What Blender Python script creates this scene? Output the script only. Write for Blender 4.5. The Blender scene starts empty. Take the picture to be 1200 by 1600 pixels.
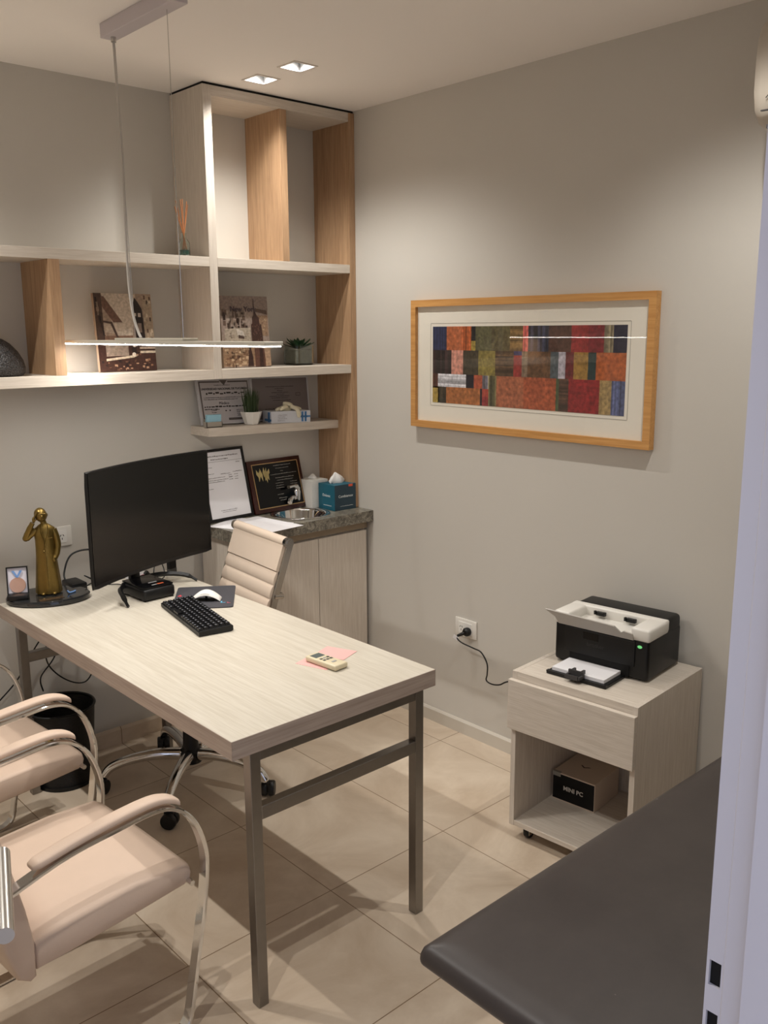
import bpy, bmesh, math, random
from mathutils import Vector, Matrix
random.seed(7)
S = bpy.context.scene
COL = S.collection

# ------------------------------------------------------------------ camera
def look_matrix(yaw, pitch, roll):
    a, b, c = map(math.radians, (yaw, pitch, roll))
    fw = Vector((math.sin(a)*math.cos(b), math.cos(a)*math.cos(b), math.sin(b)))
    r = Vector((math.cos(a), -math.sin(a), 0)); u = r.cross(fw)
    r2 = r*math.cos(c)+u*math.sin(c); u2 = -r*math.sin(c)+u*math.cos(c)
    return Matrix((r2, u2, -fw)).transposed()
cd = bpy.data.cameras.new('camera'); cam = bpy.data.objects.new('camera', cd); COL.objects.link(cam)
cam.matrix_world = Matrix.Translation((-2.6883, -3.3835, 1.7001)) @ look_matrix(42.2425, -11.3521, -0.3358).to_4x4()
cd.sensor_fit = 'VERTICAL'; cd.sensor_height = 36.0; cd.lens = 1411.01/1600*36.0
cd.clip_start = 0.02
S.camera = cam

# ------------------------------------------------------------------ world, exposure
w = bpy.data.worlds.new('world'); S.world = w; w.use_nodes = True
w.node_tree.nodes['Background'].inputs[0].default_value = (0.60, 0.66, 0.86, 1)
w.node_tree.nodes['Background'].inputs[1].default_value = 0.72
S.view_settings.view_transform = 'Standard'; S.view_settings.look = 'None'
S.view_settings.exposure = 0.72; S.view_settings.gamma = 1.0; S.view_settings.use_curve_mapping = False

SPOT_W = 28.0          # downlights, watts each
PENDANT_E = 19.0       # emission strength of the pendant's diffuser
H = 2.6215             # ceiling height
# downlight positions (x, y) on the ceiling grid
DOWNLIGHTS = [(-0.590, -0.405), (-0.588, -0.628), (-0.60, -2.25), (-2.19, -0.42), (-2.19, -0.64), (-2.19, -2.10)]

# ------------------------------------------------------------------ helpers
def lin(c):
    return tuple(((v/255)/12.92 if v/255 <= 0.04045 else ((v/255+0.055)/1.055)**2.4) for v in c)+(1.0,)

class NT:
    def __init__(s, m): s.t = m.node_tree; s.n = s.t.nodes; s.l = s.t.links; s.b = s.n['Principled BSDF']
    def node(s, k, **kw):
        n = s.n.new(k)
        for a, b in kw.items(): setattr(n, a, b)
        return n
    def link(s, a, b): s.l.new(a, b)

def mat(name, rgb, rough=0.5, metal=0.0, var=0.0, vscale=20.0, bump=0.0, bscale=150.0, spec=0.5, emit=None, estr=0.0, trans=0.0, coat=0.0, sheen=0.0):
    m = bpy.data.materials.new(name); m.use_nodes = True; t = NT(m)
    b = t.b; b.inputs['Base Color'].default_value = lin(rgb); b.inputs['Roughness'].default_value = rough
    b.inputs['Metallic'].default_value = metal; b.inputs['Specular IOR Level'].default_value = spec
    b.inputs['Transmission Weight'].default_value = trans; b.inputs['Coat Weight'].default_value = coat
    b.inputs['Sheen Weight'].default_value = sheen
    tc = t.node('ShaderNodeTexCoord')
    if var > 0:
        n = t.node('ShaderNodeTexNoise'); n.inputs['Scale'].default_value = vscale; n.inputs['Detail'].default_value = 5
        t.link(tc.outputs['Object'], n.inputs['Vector'])
        mx = t.node('ShaderNodeMix', data_type='RGBA')
        c = lin(rgb); mx.inputs['A'].default_value = tuple(v*(1-var) for v in c[:3])+(1,); mx.inputs['B'].default_value = tuple(min(1, v*(1+var)) for v in c[:3])+(1,)
        t.link(n.outputs['Fac'], mx.inputs['Factor']); t.link(mx.outputs['Result'], b.inputs['Base Color'])
    if bump > 0:
        n = t.node('ShaderNodeTexNoise'); n.inputs['Scale'].default_value = bscale; n.inputs['Detail'].default_value = 3
        t.link(tc.outputs['Object'], n.inputs['Vector'])
        bp = t.node('ShaderNodeBump'); bp.inputs['Strength'].default_value = bump; bp.inputs['Distance'].default_value = 0.002
        t.link(n.outputs['Fac'], bp.inputs['Height']); t.link(bp.outputs['Normal'], b.inputs['Normal'])
    if emit: b.inputs['Emission Color'].default_value = lin(emit); b.inputs['Emission Strength'].default_value = estr
    return m

def wood(name, c1, c2, axis, grain=55.0, rough=0.45):
    m = bpy.data.materials.new(name); m.use_nodes = True; t = NT(m); b = t.b
    b.inputs['Roughness'].default_value = rough; b.inputs['Specular IOR Level'].default_value = 0.35
    tc = t.node('ShaderNodeTexCoord'); mp = t.node('ShaderNodeMapping')
    sc = [grain]*3; sc['xyz'.index(axis)] = grain*0.035
    mp.inputs['Scale'].default_value = sc
    t.link(tc.outputs['Object'], mp.inputs['Vector'])
    n1 = t.node('ShaderNodeTexNoise'); n1.inputs['Scale'].default_value = 1.0; n1.inputs['Detail'].default_value = 6; n1.inputs['Roughness'].default_value = 0.62; n1.inputs['Distortion'].default_value = 0.6
    t.link(mp.outputs['Vector'], n1.inputs['Vector'])
    n2 = t.node('ShaderNodeTexNoise'); n2.inputs['Scale'].default_value = 3.5; n2.inputs['Detail'].default_value = 4
    t.link(mp.outputs['Vector'], n2.inputs['Vector'])
    add = t.node('ShaderNodeMath', operation='MULTIPLY_ADD'); add.inputs[1].default_value = 0.45
    t.link(n2.outputs['Fac'], add.inputs[0]); 
    ml = t.node('ShaderNodeMath', operation='MULTIPLY'); ml.inputs[1].default_value = 0.6
    t.link(n1.outputs['Fac'], ml.inputs[0]); t.link(ml.outputs[0], add.inputs[2])
    cr = t.node('ShaderNodeValToRGB'); cr.color_ramp.elements[0].position = 0.38; cr.color_ramp.elements[0].color = lin(c1)
    cr.color_ramp.elements[1].position = 0.66; cr.color_ramp.elements[1].color = lin(c2)
    t.link(add.outputs[0], cr.inputs['Fac']); t.link(cr.outputs['Color'], b.inputs['Base Color'])
    bp = t.node('ShaderNodeBump'); bp.inputs['Strength'].default_value = 0.12; bp.inputs['Distance'].default_value = 0.001
    t.link(n2.outputs['Fac'], bp.inputs['Height']); t.link(bp.outputs['Normal'], b.inputs['Normal'])
    return m

class MB:
    """collects shapes into one mesh"""
    def __init__(s): s.bm = bmesh.new(); s.cl = s.bm.loops.layers.float_color.new('Col')
    def _col(s, faces, c):
        if c is None: return
        c = lin(c)
        for f in faces:
            for l in f.loops: l[s.cl] = c
    def face(s, pts, c=None):
        f = s.bm.faces.new([s.bm.verts.new(p) for p in pts]); s._col([f], c); return f
    def box(s, x0, x1, y0, y1, z0, z1, bev=0.0, seg=2, M=None, c=None):
        x0, x1 = sorted((x0, x1)); y0, y1 = sorted((y0, y1)); z0, z1 = sorted((z0, z1))
        v = [s.bm.verts.new((x, y, z)) for x in (x0, x1) for y in (y0, y1) for z in (z0, z1)]
        fs = [s.bm.faces.new([v[i] for i in q]) for q in ((0, 1, 3, 2), (4, 6, 7, 5), (0, 4, 5, 1), (2, 3, 7, 6), (0, 2, 6, 4), (1, 5, 7, 3))]
        s._col(fs, c)
        if bev > 0:
            es = set(e for f in fs for e in f.edges)
            r = bmesh.ops.bevel(s.bm, geom=list(es), offset=bev, segments=seg, profile=0.5, affect='EDGES')
            vs = set(v for v in v if v.is_valid) | set(v for f in r['faces'] for v in f.verts)
            for f in list(vs): pass
            vv = list(vs)
        else: vv = v
        if M is not None:
            for q in vv: q.co = M @ q.co
        return s
    def prism(s, poly, axis, a, b, M=None, c=None):
        """poly: 2d points in the two other axes (cyclic order), extruded along axis from a to b"""
        ax = 'xyz'.index(axis); o = [i for i in range(3) if i != ax]
        def P(p, h):
            q = [0, 0, 0]; q[o[0]] = p[0]; q[o[1]] = p[1]; q[ax] = h; return q
        A = [s.bm.verts.new(P(p, a)) for p in poly]; B = [s.bm.verts.new(P(p, b)) for p in poly]
        n = len(poly); fs = [s.bm.faces.new(A), s.bm.faces.new(B[::-1])]
        for i in range(n): fs.append(s.bm.faces.new((A[i], B[i], B[(i+1) % n], A[(i+1) % n])))
        s._col(fs, c)
        if M is not None:
            for q in A+B: q.co = M @ q.co
        return s
    def ring(s, rings, close=True, cap0=True, cap1=True, c=None):
        R = [[s.bm.verts.new(p) for p in r] for r in rings]; fs = []
        n = len(R[0])
        for a, b in zip(R, R[1:]):
            for i in range(n if close else n-1):
                fs.append(s.bm.faces.new((a[i], a[(i+1) % n], b[(i+1) % n], b[i])))
        if cap0: fs.append(s.bm.faces.new(R[0][::-1]))
        if cap1: fs.append(s.bm.faces.new(R[-1]))
        s._col(fs, c)
        return s
    def lathe(s, prof, cx=0, cy=0, seg=32, sx=1, sy=1, cap0=True, cap1=True, M=None, c=None):
        rs = []
        for r, z in prof:
            q = [Vector((cx+math.cos(2*math.pi*i/seg)*r*sx, cy+math.sin(2*math.pi*i/seg)*r*sy, z)) for i in range(seg)]
            if M is not None: q = [M @ p for p in q]
            rs.append(q)
        return s.ring(rs, True, cap0, cap1, c)
    def tube(s, pts, r, seg=10, cap=True, c=None, flat=None):
        """round tube along pts; r scalar or list; flat=(w,t,upvec): flat bar instead"""
        P = [Vector(p) for p in pts]; n = len(P); rings = []
        T = []
        for i in range(n):
            t = (P[min(i+1, n-1)]-P[max(i-1, 0)]).normalized(); T.append(t)
        if flat:
            wv = Vector(flat[2]).normalized()
            for i in range(n):
                nn = T[i].cross(wv).normalized(); a, b = flat[0]/2, flat[1]/2
                e = min(b*0.5, 0.003)
                q = []
                for (u, v) in ((-a, -b+e), (-a+e, -b), (a-e, -b), (a, -b+e), (a, b-e), (a-e, b), (-a+e, b), (-a, b-e)):
                    q.append(P[i]+wv*u+nn*v)
                rings.append(q)
        else:
            up = Vector((0, 0, 1)) if abs(T[0].z) < 0.9 else Vector((1, 0, 0))
            nrm = T[0].cross(up).normalized()
            for i in range(n):
                nrm = (nrm - T[i]*nrm.dot(T[i])).normalized(); bn = T[i].cross(nrm)
                ri = r[i] if isinstance(r, (list, tuple)) else r
                rings.append([P[i]+nrm*(math.cos(2*math.pi*k/seg)*ri)+bn*(math.sin(2*math.pi*k/seg)*ri) for k in range(seg)])
        return s.ring(rings, True, cap, cap, c)
    def sphere(s, c0, r, seg=16, rings=10, sc=(1, 1, 1), M=None, c=None):
        prof = []
        for i in range(rings+1):
            a = -math.pi/2+math.pi*i/rings
            prof.append((max(math.cos(a)*r, r*0.02), math.sin(a)*r))
        rs = []
        for rr, z in prof:
            q = [Vector((math.cos(2*math.pi*i/seg)*rr*sc[0], math.sin(2*math.pi*i/seg)*rr*sc[1], z*sc[2])) for i in range(seg)]
            if M is not None: q = [M @ p for p in q]
            rs.append([p+Vector(c0) for p in q])
        return s.ring(rs, True, True, True, c)
    def xf(s, M):
        for v in s.bm.verts: v.co = M @ v.co
        return s
    def build(s, name, m, parent=None, smooth=False, world=True, sub=0, loc=None):
        """vertices are given in world space when world=True, else in the parent's space"""
        bmesh.ops.recalc_face_normals(s.bm, faces=s.bm.faces)
        if parent is not None and world:
            Mi = abs_matrix(parent).inverted()
            for v in s.bm.verts: v.co = Mi @ v.co
        elif parent is None and loc is not None:
            for v in s.bm.verts: v.co = v.co-Vector(loc)
        me = bpy.data.meshes.new(name); s.bm.to_mesh(me); s.bm.free()
        o = bpy.data.objects.new(name, me); COL.objects.link(o)
        if parent is not None: o.parent = parent
        elif loc is not None: o.location = loc
        me.materials.append(m)
        if smooth:
            for p in me.polygons: p.use_smooth = True
            if smooth is not True:
                try: me.set_sharp_from_angle(angle=math.radians(smooth))
                except Exception: pass
        if sub:
            md = o.modifiers.new('sub', 'SUBSURF'); md.levels = sub; md.render_levels = sub
        return o

def abs_matrix(o):
    M = Matrix.LocRotScale(o.location, o.rotation_euler, o.scale)
    return (abs_matrix(o.parent) @ M) if o.parent else M

def tag(o, label=None, cat=None, group=None, kind=None):
    if label: o['label'] = label
    if cat: o['category'] = cat
    if group: o['group'] = group
    if kind: o['kind'] = kind
    return o
def thing(name, loc, label, cat, rot=(0, 0, 0), group=None):
    o = bpy.data.objects.new(name, None); COL.objects.link(o); o.empty_display_size = 0.05
    o.location = loc; o.rotation_euler = rot
    return tag(o, label, cat, group)
def struct(name, mb, m, **k):
    return tag(mb.build(name, m, **k), kind='structure')

def smooth_path(pts, n=8, closed=False):
    """Catmull-Rom through points"""
    P = [Vector(p) for p in pts]; out = []
    for i in range(len(P)-1):
        p0 = P[max(i-1, 0)]; p1 = P[i]; p2 = P[i+1]; p3 = P[min(i+2, len(P)-1)]
        for k in range(n):
            t = k/n
            out.append(0.5*((2*p1)+(-p0+p2)*t+(2*p0-5*p1+4*p2-p3)*t*t+(-p0+3*p1-3*p2+p3)*t**3))
    out.append(P[-1]); return out

def text_mb(mb, txt, size, M, align='CENTER', depth=0.0003, bold=False, c=None):
    cu = bpy.data.curves.new('t', 'FONT'); cu.body = txt; cu.size = size; cu.align_x = align; cu.align_y = 'CENTER'
    cu.resolution_u = 3; cu.extrude = depth
    if bold: cu.offset = size*0.025
    o = bpy.data.objects.new('t', cu); COL.objects.link(o)
    dg = bpy.context.evaluated_depsgraph_get(); me = bpy.data.meshes.new_from_object(o.evaluated_get(dg))
    me.transform(M); mb.bm.from_mesh(me)
    bpy.data.objects.remove(o); bpy.data.curves.remove(cu); bpy.data.meshes.remove(me)
    if c is not None:
        mb._col(mb.bm.faces, c)
# text frames: plane facing -y (x right, z up), plane facing -x (right = -y), plane facing +z
FACE_Y = Matrix(((1, 0, 0, 0), (0, 0, -1, 0), (0, 1, 0, 0), (0, 0, 0, 1)))
FACE_X = Matrix(((0, 0, -1, 0), (-1, 0, 0, 0), (0, 1, 0, 0), (0, 0, 0, 1)))
T = Matrix.Translation

def scribble(mb, x0, x1, z, h, y=-0.0005, dens=1.0, jitter=0.3):
    """a line of fine writing, in the plane facing -y"""
    x = x0
    while x < x1:
        wd = random.uniform(0.5, 1.6)*h*1.6
        e = min(x+wd, x1)
        zz = z+random.uniform(-.5, .5)*h*jitter
        mb.box(x, e, y, y+0.0004, zz, zz+h*random.uniform(0.5, 1.0))
        x = e+h*0.45/dens

def vcol_mat(name, rough=0.5, bump=0.0, bscale=200, var=0.25, vscale=60, coat=0.0):
    m = bpy.data.materials.new(name); m.use_nodes = True; t = NT(m); b = t.b
    at = t.node('ShaderNodeAttribute'); at.attribute_name = 'Col'
    tc = t.node('ShaderNodeTexCoord'); n = t.node('ShaderNodeTexNoise'); n.inputs['Scale'].default_value = vscale; n.inputs['Detail'].default_value = 6
    t.link(tc.outputs['Object'], n.inputs['Vector'])
    mr = t.node('ShaderNodeMapRange'); mr.inputs['From Min'].default_value = .3; mr.inputs['From Max'].default_value = .7
    mr.inputs['To Min'].default_value = 1-var; mr.inputs['To Max'].default_value = 1+var
    t.link(n.outputs['Fac'], mr.inputs['Value'])
    mx = t.node('ShaderNodeVectorMath', operation='SCALE'); t.link(at.outputs['Color'], mx.inputs[0]); t.link(mr.outputs['Result'], mx.inputs['Scale'])
    t.link(mx.outputs['Vector'], b.inputs['Base Color'])
    b.inputs['Roughness'].default_value = rough; b.inputs['Coat Weight'].default_value = coat
    if bump:
        n2 = t.node('ShaderNodeTexNoise'); n2.inputs['Scale'].default_value = bscale; t.link(tc.outputs['Object'], n2.inputs['Vector'])
        bp = t.node('ShaderNodeBump'); bp.inputs['Strength'].default_value = bump; bp.inputs['Distance'].default_value = 0.001
        t.link(n2.outputs['Fac'], bp.inputs['Height']); t.link(bp.outputs['Normal'], b.inputs['Normal'])
    return m

# ------------------------------------------------------------------ materials
WALL = mat('wall_paint', (204, 199, 190), 0.75, var=0.02, vscale=3, bump=0.08, bscale=260, spec=0.25)
CEIL = mat('ceiling_paint', (244, 238, 232), 0.9, bump=0.03, bscale=200, spec=0.1)
SKIRT = mat('skirting_paint', (205, 198, 186), 0.4, var=0.04, vscale=12)
OAKX = wood('pale_oak_along_x', (198, 186, 171), (219, 209, 196), 'x', 130)
OAKY = wood('pale_oak_along_y', (198, 186, 171), (219, 209, 196), 'y', 130)
OAKZ = wood('pale_oak_upright', (200, 188, 174), (219, 209, 196), 'z', 130)
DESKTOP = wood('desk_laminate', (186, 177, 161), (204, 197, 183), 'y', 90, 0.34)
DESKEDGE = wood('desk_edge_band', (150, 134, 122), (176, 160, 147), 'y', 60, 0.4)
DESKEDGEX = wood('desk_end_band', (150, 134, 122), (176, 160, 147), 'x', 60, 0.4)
BROWN = wood('tan_oak_upright', (158, 124, 94), (190, 156, 121), 'z', 110)
FRAMEW = wood('honey_wood', (188, 134, 74), (212, 160, 98), 'y', 60, 0.35)
CHROME = mat('chrome', (225, 225, 225), 0.08, 1.0)
CHROMED = mat('brushed_chrome', (190, 186, 180), 0.22, 1.0)
STEEL = mat('brushed_steel', (142, 138, 134), 0.34, 1.0, var=0.08, vscale=40)
SATIN = mat('satin_nickel', (200, 198, 194), 0.25, 1.0)
BLACK = mat('black_plastic', (11, 11, 12), 0.42, spec=0.4)
BLACKG = mat('black_gloss', (9, 9, 11), 0.15, spec=.3)
BLACKM = mat('black_matte', (14, 13, 13), 0.65, spec=0.3)
DGREY = mat('dark_grey_plastic', (62, 60, 60), 0.5)
WHITEP = mat('white_plastic', (226, 222, 214), 0.35)
WHITEB = mat('bright_white_plastic', (235, 232, 226), 0.4)
PAPER = mat('paper', (236, 234, 236), 0.8, spec=0.2)
INK = mat('ink', (58, 52, 50), 0.8)
INKG = mat('grey_ink', (120, 114, 112), 0.8)
LEATHER = mat('beige_leatherette', (204, 181, 162), 0.52, var=0.03, vscale=25, bump=0.12, bscale=420, spec=0.35)
LEATHER2 = mat('cream_leatherette', (208, 190, 172), 0.5, var=0.03, vscale=20, bump=0.12, bscale=420, spec=0.35)
GLASS = mat('clear_glass', (235, 242, 240), 0.03, trans=1.0)
GRASSG = mat('grass_leaf', (52, 70, 34), 0.6, var=0.35, vscale=60)
SUCC = mat('succulent_leaf', (40, 72, 44), 0.45, var=0.3, vscale=40)
VIEW_PAINT = mat('door_frame_paint', (214, 210, 214), 0.38, spec=0.4)

def floor_material():
    m = bpy.data.materials.new('floor_tiles'); m.use_nodes = True; t = NT(m); b = t.b
    tc = t.node('ShaderNodeTexCoord'); mp = t.node('ShaderNodeMapping')
    mp.inputs['Location'].default_value = (0.128+0.4992*20, 1.4078+0.4992*20, 0)
    t.link(tc.outputs['Object'], mp.inputs['Vector'])
    br = t.node('ShaderNodeTexBrick'); br.offset = 0.0; br.squash = 1.0
    br.inputs['Scale'].default_value = 1.0; br.inputs['Brick Width'].default_value = 0.4992; br.inputs['Row Height'].default_value = 0.4992
    br.inputs['Mortar Size'].default_value = 0.0017; br.inputs['Mortar Smooth'].default_value = 0.2; br.inputs['Bias'].default_value = 0.0
    br.inputs['Color1'].default_value = (1, 1, 1, 1); br.inputs['Color2'].default_value = (0.90, 0.90, 0.90, 1); br.inputs['Mortar'].default_value = (0.36, 0.29, 0.22, 1)
    t.link(mp.outputs['Vector'], br.inputs['Vector'])
    n = t.node('ShaderNodeTexNoise'); n.inputs['Scale'].default_value = 3.2; n.inputs['Detail'].default_value = 7; n.inputs['Roughness'].default_value = 0.62; n.inputs['Distortion'].default_value = 0.8
    t.link(tc.outputs['Object'], n.inputs['Vector'])
    cr = t.node('ShaderNodeValToRGB'); cr.color_ramp.elements[0].position = 0.33; cr.color_ramp.elements[0].color = lin((196, 176, 153))
    cr.color_ramp.elements[1].position = 0.68; cr.color_ramp.elements[1].color = lin((224, 208, 187))
    t.link(n.outputs['Fac'], cr.inputs['Fac'])
    mx = t.node('ShaderNodeMix', data_type='RGBA', blend_type='MULTIPLY'); mx.inputs['Factor'].default_value = 1
    t.link(cr.outputs['Color'], mx.inputs['A']); t.link(br.outputs['Color'], mx.inputs['B'])
    t.link(mx.outputs['Result'], b.inputs['Base Color'])
    b.inputs['Roughness'].default_value = 0.33; b.inputs['Specular IOR Level'].default_value = 0.45
    bp = t.node('ShaderNodeBump'); bp.inputs['Strength'].default_value = 0.25; bp.inputs['Distance'].default_value = 0.002; bp.invert = True
    t.link(br.outputs['Fac'], bp.inputs['Height']); t.link(bp.outputs['Normal'], b.inputs['Normal'])
    return m
FLOOR = floor_material()

def granite_material():
    m = bpy.data.materials.new('grey_granite'); m.use_nodes = True; t = NT(m); b = t.b
    tc = t.node('ShaderNodeTexCoord')
    n = t.node('ShaderNodeTexNoise'); n.inputs['Scale'].default_value = 45; n.inputs['Detail'].default_value = 8; n.inputs['Roughness'].default_value = 0.75; n.inputs['Distortion'].default_value = 1.4
    t.link(tc.outputs['Object'], n.inputs['Vector'])
    cr = t.node('ShaderNodeValToRGB'); e = cr.color_ramp.elements
    e[0].position = 0.36; e[0].color = lin((72, 68, 60)); e[1].position = 0.66; e[1].color = lin((172, 166, 150))
    k = e.new(0.5); k.color = lin((120, 114, 102))
    t.link(n.outputs['Fac'], cr.inputs['Fac']); t.link(cr.outputs['Color'], b.inputs['Base Color']); b.inputs['Roughness'].default_value = 0.28
    return m
GRANITE = granite_material()

def vinyl_material():
    m = bpy.data.materials.new('brown_vinyl'); m.use_nodes = True; t = NT(m); b = t.b
    tc = t.node('ShaderNodeTexCoord')
    n = t.node('ShaderNodeTexNoise'); n.inputs['Scale'].default_value = 4.5; n.inputs['Detail'].default_value = 8; n.inputs['Roughness'].default_value = 0.7
    t.link(tc.outputs['Object'], n.inputs['Vector'])
    cr = t.node('ShaderNodeValToRGB'); cr.color_ramp.elements[0].position = .3; cr.color_ramp.elements[0].color = lin((50, 43, 41))
    cr.color_ramp.elements[1].position = .72; cr.color_ramp.elements[1].color = lin((64, 57, 54))
    t.link(n.outputs['Fac'], cr.inputs['Fac'])
    # pale scuffs
    v = t.node('ShaderNodeTexNoise'); v.inputs['Scale'].default_value = 38; v.inputs['Detail'].default_value = 2
    t.link(tc.outputs['Object'], v.inputs['Vector'])
    r2 = t.node('ShaderNodeValToRGB'); r2.color_ramp.elements[0].position = .77; r2.color_ramp.elements[0].color = (0, 0, 0, 1); r2.color_ramp.elements[1].position = .80; r2.color_ramp.elements[1].color = (.6, .6, .6, 1)
    t.link(v.outputs['Fac'], r2.inputs['Fac'])
    mx = t.node('ShaderNodeMix', data_type='RGBA'); mx.inputs['B'].default_value = lin((170, 164, 160))
    t.link(r2.outputs['Color'], mx.inputs['Factor']); t.link(cr.outputs['Color'], mx.inputs['A']); t.link(mx.outputs['Result'], b.inputs['Base Color'])
    b.inputs['Roughness'].default_value = 0.42; b.inputs['Specular IOR Level'].default_value = 0.5
    n3 = t.node('ShaderNodeTexNoise'); n3.inputs['Scale'].default_value = 9; t.link(tc.outputs['Object'], n3.inputs['Vector'])
    bp = t.node('ShaderNodeBump'); bp.inputs['Strength'].default_value = .25; bp.inputs['Distance'].default_value = .004
    t.link(n3.outputs['Fac'], bp.inputs['Height']); t.link(bp.outputs['Normal'], b.inputs['Normal'])
    return m
VINYL = vinyl_material()

# ------------------------------------------------------------------ room shell
XL, YF = -3.25, -2.96     # left wall and the wall with the doorway
DX0, DX1 = -2.68, -1.815  # doorway
struct('floor', MB().box(XL-.1, .1, -4.6, .1, -0.06, 0), FLOOR)
def ceiling_mb():
    # slab with a square opening for every recessed downlight
    m = MB(); r = .044
    xs = sorted({XL-.1, .1} | {x+d for x, y in DOWNLIGHTS for d in (-r, r)})
    ys = sorted({YF-.12, .1} | {y+d for x, y in DOWNLIGHTS for d in (-r, r)})
    V = {}
    def v(i, j, k):
        if (i, j, k) not in V: V[(i, j, k)] = m.bm.verts.new((xs[i], ys[j], H+.06*k))
        return V[(i, j, k)]
    hole = lambda i, j: any(abs((xs[i]+xs[i+1])/2-x) < r and abs((ys[j]+ys[j+1])/2-y) < r for x, y in DOWNLIGHTS)
    for i in range(len(xs)-1):
        for j in range(len(ys)-1):
            if hole(i, j): continue
            for k in (0, 1): m.bm.faces.new((v(i, j, k), v(i+1, j, k), v(i+1, j+1, k), v(i, j+1, k)))
            for (a, b_, ni, nj) in (((i, j), (i+1, j), i, j-1), ((i, j+1), (i+1, j+1), i, j+1), ((i, j), (i, j+1), i-1, j), ((i+1, j), (i+1, j+1), i+1, j)):
                if ni < 0 or nj < 0 or ni >= len(xs)-1 or nj >= len(ys)-1 or hole(ni, nj):
                    m.bm.faces.new((v(*a, 0), v(*b_, 0), v(*b_, 1), v(*a, 1)))
    return m
struct('ceiling', ceiling_mb(), CEIL)
struct('wall_back', MB().box(XL-.1, .1, 0, .1, 0, H), WALL)
struct('wall_right', MB().box(0, .1, YF-.12, 0, 0, H), WALL)
struct('wall_left', MB().box(XL-.1, XL, YF-.12, 0, 0, H), WALL)
wf = MB(); wf.box(XL, DX0-.04, YF-.12, YF, 0, H); wf.box(DX1+.04, 0, YF-.12, YF, 0, H); wf.box(DX0-.04, DX1+.04, YF-.12, YF, 2.09, H)
struct('wall_front', wf, WALL)
b = MB(); b.prism([(-.012, 0), (-.012, .052), (-.005, .060), (0, .060), (0, 0)], 'y', YF, 0)
struct('baseboard_right', b, SKIRT)
b = MB(); b.prism([(-.012, 0), (-.012, .062), (-.004, .072), (0, .072), (0, 0)], 'x', XL, -.012)
struct('baseboard_back', b, FLOOR)
b = MB(); b.box(XL, XL+.012, YF, -.012, 0, .07); struct('baseboard_left', b, SKIRT)

# metal door frame with its rebate, stop and strike holes
def frame_mb():
    m = MB()
    # right jamb: rebate face, stop, hallway face (profile in x,y), upright
    holes = [(0.995, 1.035), (0.915, 0.958)]
    x = DX1
    prof = [(x, YF), (x, YF-.020), (x-.0015, YF-.0215), (x-.0015, YF-.045), (x-.016, YF-.049), (x-.016, YF-.100), (x-.004, YF-.104), (x-.004, YF-.135), (x+.06, YF-.135), (x+.06, YF-.12), (x+.04, YF-.12), (x+.04, YF), (x+.02, YF)]
    z = 0
    segs = [(0, .945-.02), None]
    hz = [(0.908, 0.939), (0.972, 1.004)]
    # solid jamb with cut pockets in the rebate face
    zs = [0, hz[0][0], hz[0][1], hz[1][0], hz[1][1], 2.05]
    hy0, hy1 = YF-.0175, YF-.0035
    for i in range(5):
        if i in (1, 3):
            pr = [(x, YF), (x, hy1), (x+.025, hy1), (x+.025, hy0), (x, hy0)]+prof[1:]
            m.prism(pr, 'z', zs[i], zs[i+1])
        else: m.prism(prof, 'z', zs[i], zs[i+1])
    # left jamb, mirrored, and head
    xc = (DX0+DX1)/2
    m.prism([(2*xc-p[0], p[1]) for p in prof], 'z', 0, 2.05)
    m.box(DX0-.06, DX1+.06, YF-.135, YF+.004, 2.05, 2.10)
    return m
fr = struct('trim_1', frame_mb(), VIEW_PAINT)
hb = MB()
for z0, z1 in ((0.908, 0.939), (0.972, 1.004)): hb.box(DX1+.004, DX1+.0245, YF-.0174, YF-.0036, z0+.0001, z1-.0001)  # black blocks inside the cut pockets, painting the shade of their depth
tag(hb.build('pocket_shade_fill', BLACKM, fr), 'black latch holes of the door frame')

# open door leaf, just left of the picture, with its lever
dr = bpy.data.objects.new('door_1', None); COL.objects.link(dr); tag(dr, kind='structure')
ang = math.radians(19.5); dr.location = (DX0+.035, YF+.03, 0); dr.rotation_euler = (0, 0, -ang)
DRX = mat('door_leaf_paint', (206, 202, 200), 0.4)
m = MB(); m.box(-.038, 0, 0, .77, .01, 2.04, .002); m.build('door_leaf', DRX, dr, world=False)
m = MB(); m.box(0, .006, .685, .735, .90, 1.12, .002); m.build('lock_plate', SATIN, dr, world=False)

# ------------------------------------------------------------------ shelf unit built against the back wall
T1 = .035
su = thing('bookshelf', (-.747, -.12, 0), 'tall open wooden bookshelf unit in the corner with long low shelves running left', 'bookshelf')
def P(name, mb, m, root=su, label=None, **k):
    o = mb.build(name, m, root, **k)
    if label: o['label'] = label
    return o
D = -.247
P('side_panel', MB().box(-.747, -.7105, D, -.0005, 1.5145, 2.612, .0008), OAKZ)
P('side_panel', MB().box(-.034, -.0005, D, -.0005, .897, 2.612, .0008), BROWN, label='tan wood side panel standing against the right wall')
P('top_panel', MB().box(-.7105, -.034, D, -.0005, 2.575, 2.612, .0008), OAKX)
P('divider', MB().box(-.395, -.3605, D, -.0005, 1.9845, 2.575, .0008), BROWN, label='tan wood upright divider')
P('divider', MB().box(-1.386, -1.346, D, -.0005, 1.5516, 1.9484, .0008), BROWN, label='tan wood upright divider')
P('shelf', MB().box(-2.25, -.747, D, -.0005, 1.9484, 1.9845, .0008), OAKX)
P('shelf', MB().box(-.7105, -.034, D, -.0005, 1.9484, 1.9845, .0008), OAKX)
P('shelf', MB().box(-2.25, -.747, D, -.0005, 1.514, 1.5516, .0008), OAKX)
P('shelf', MB().box(-.7105, -.034, D, -.0005, 1.514, 1.5516, .0008), OAKX)
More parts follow.
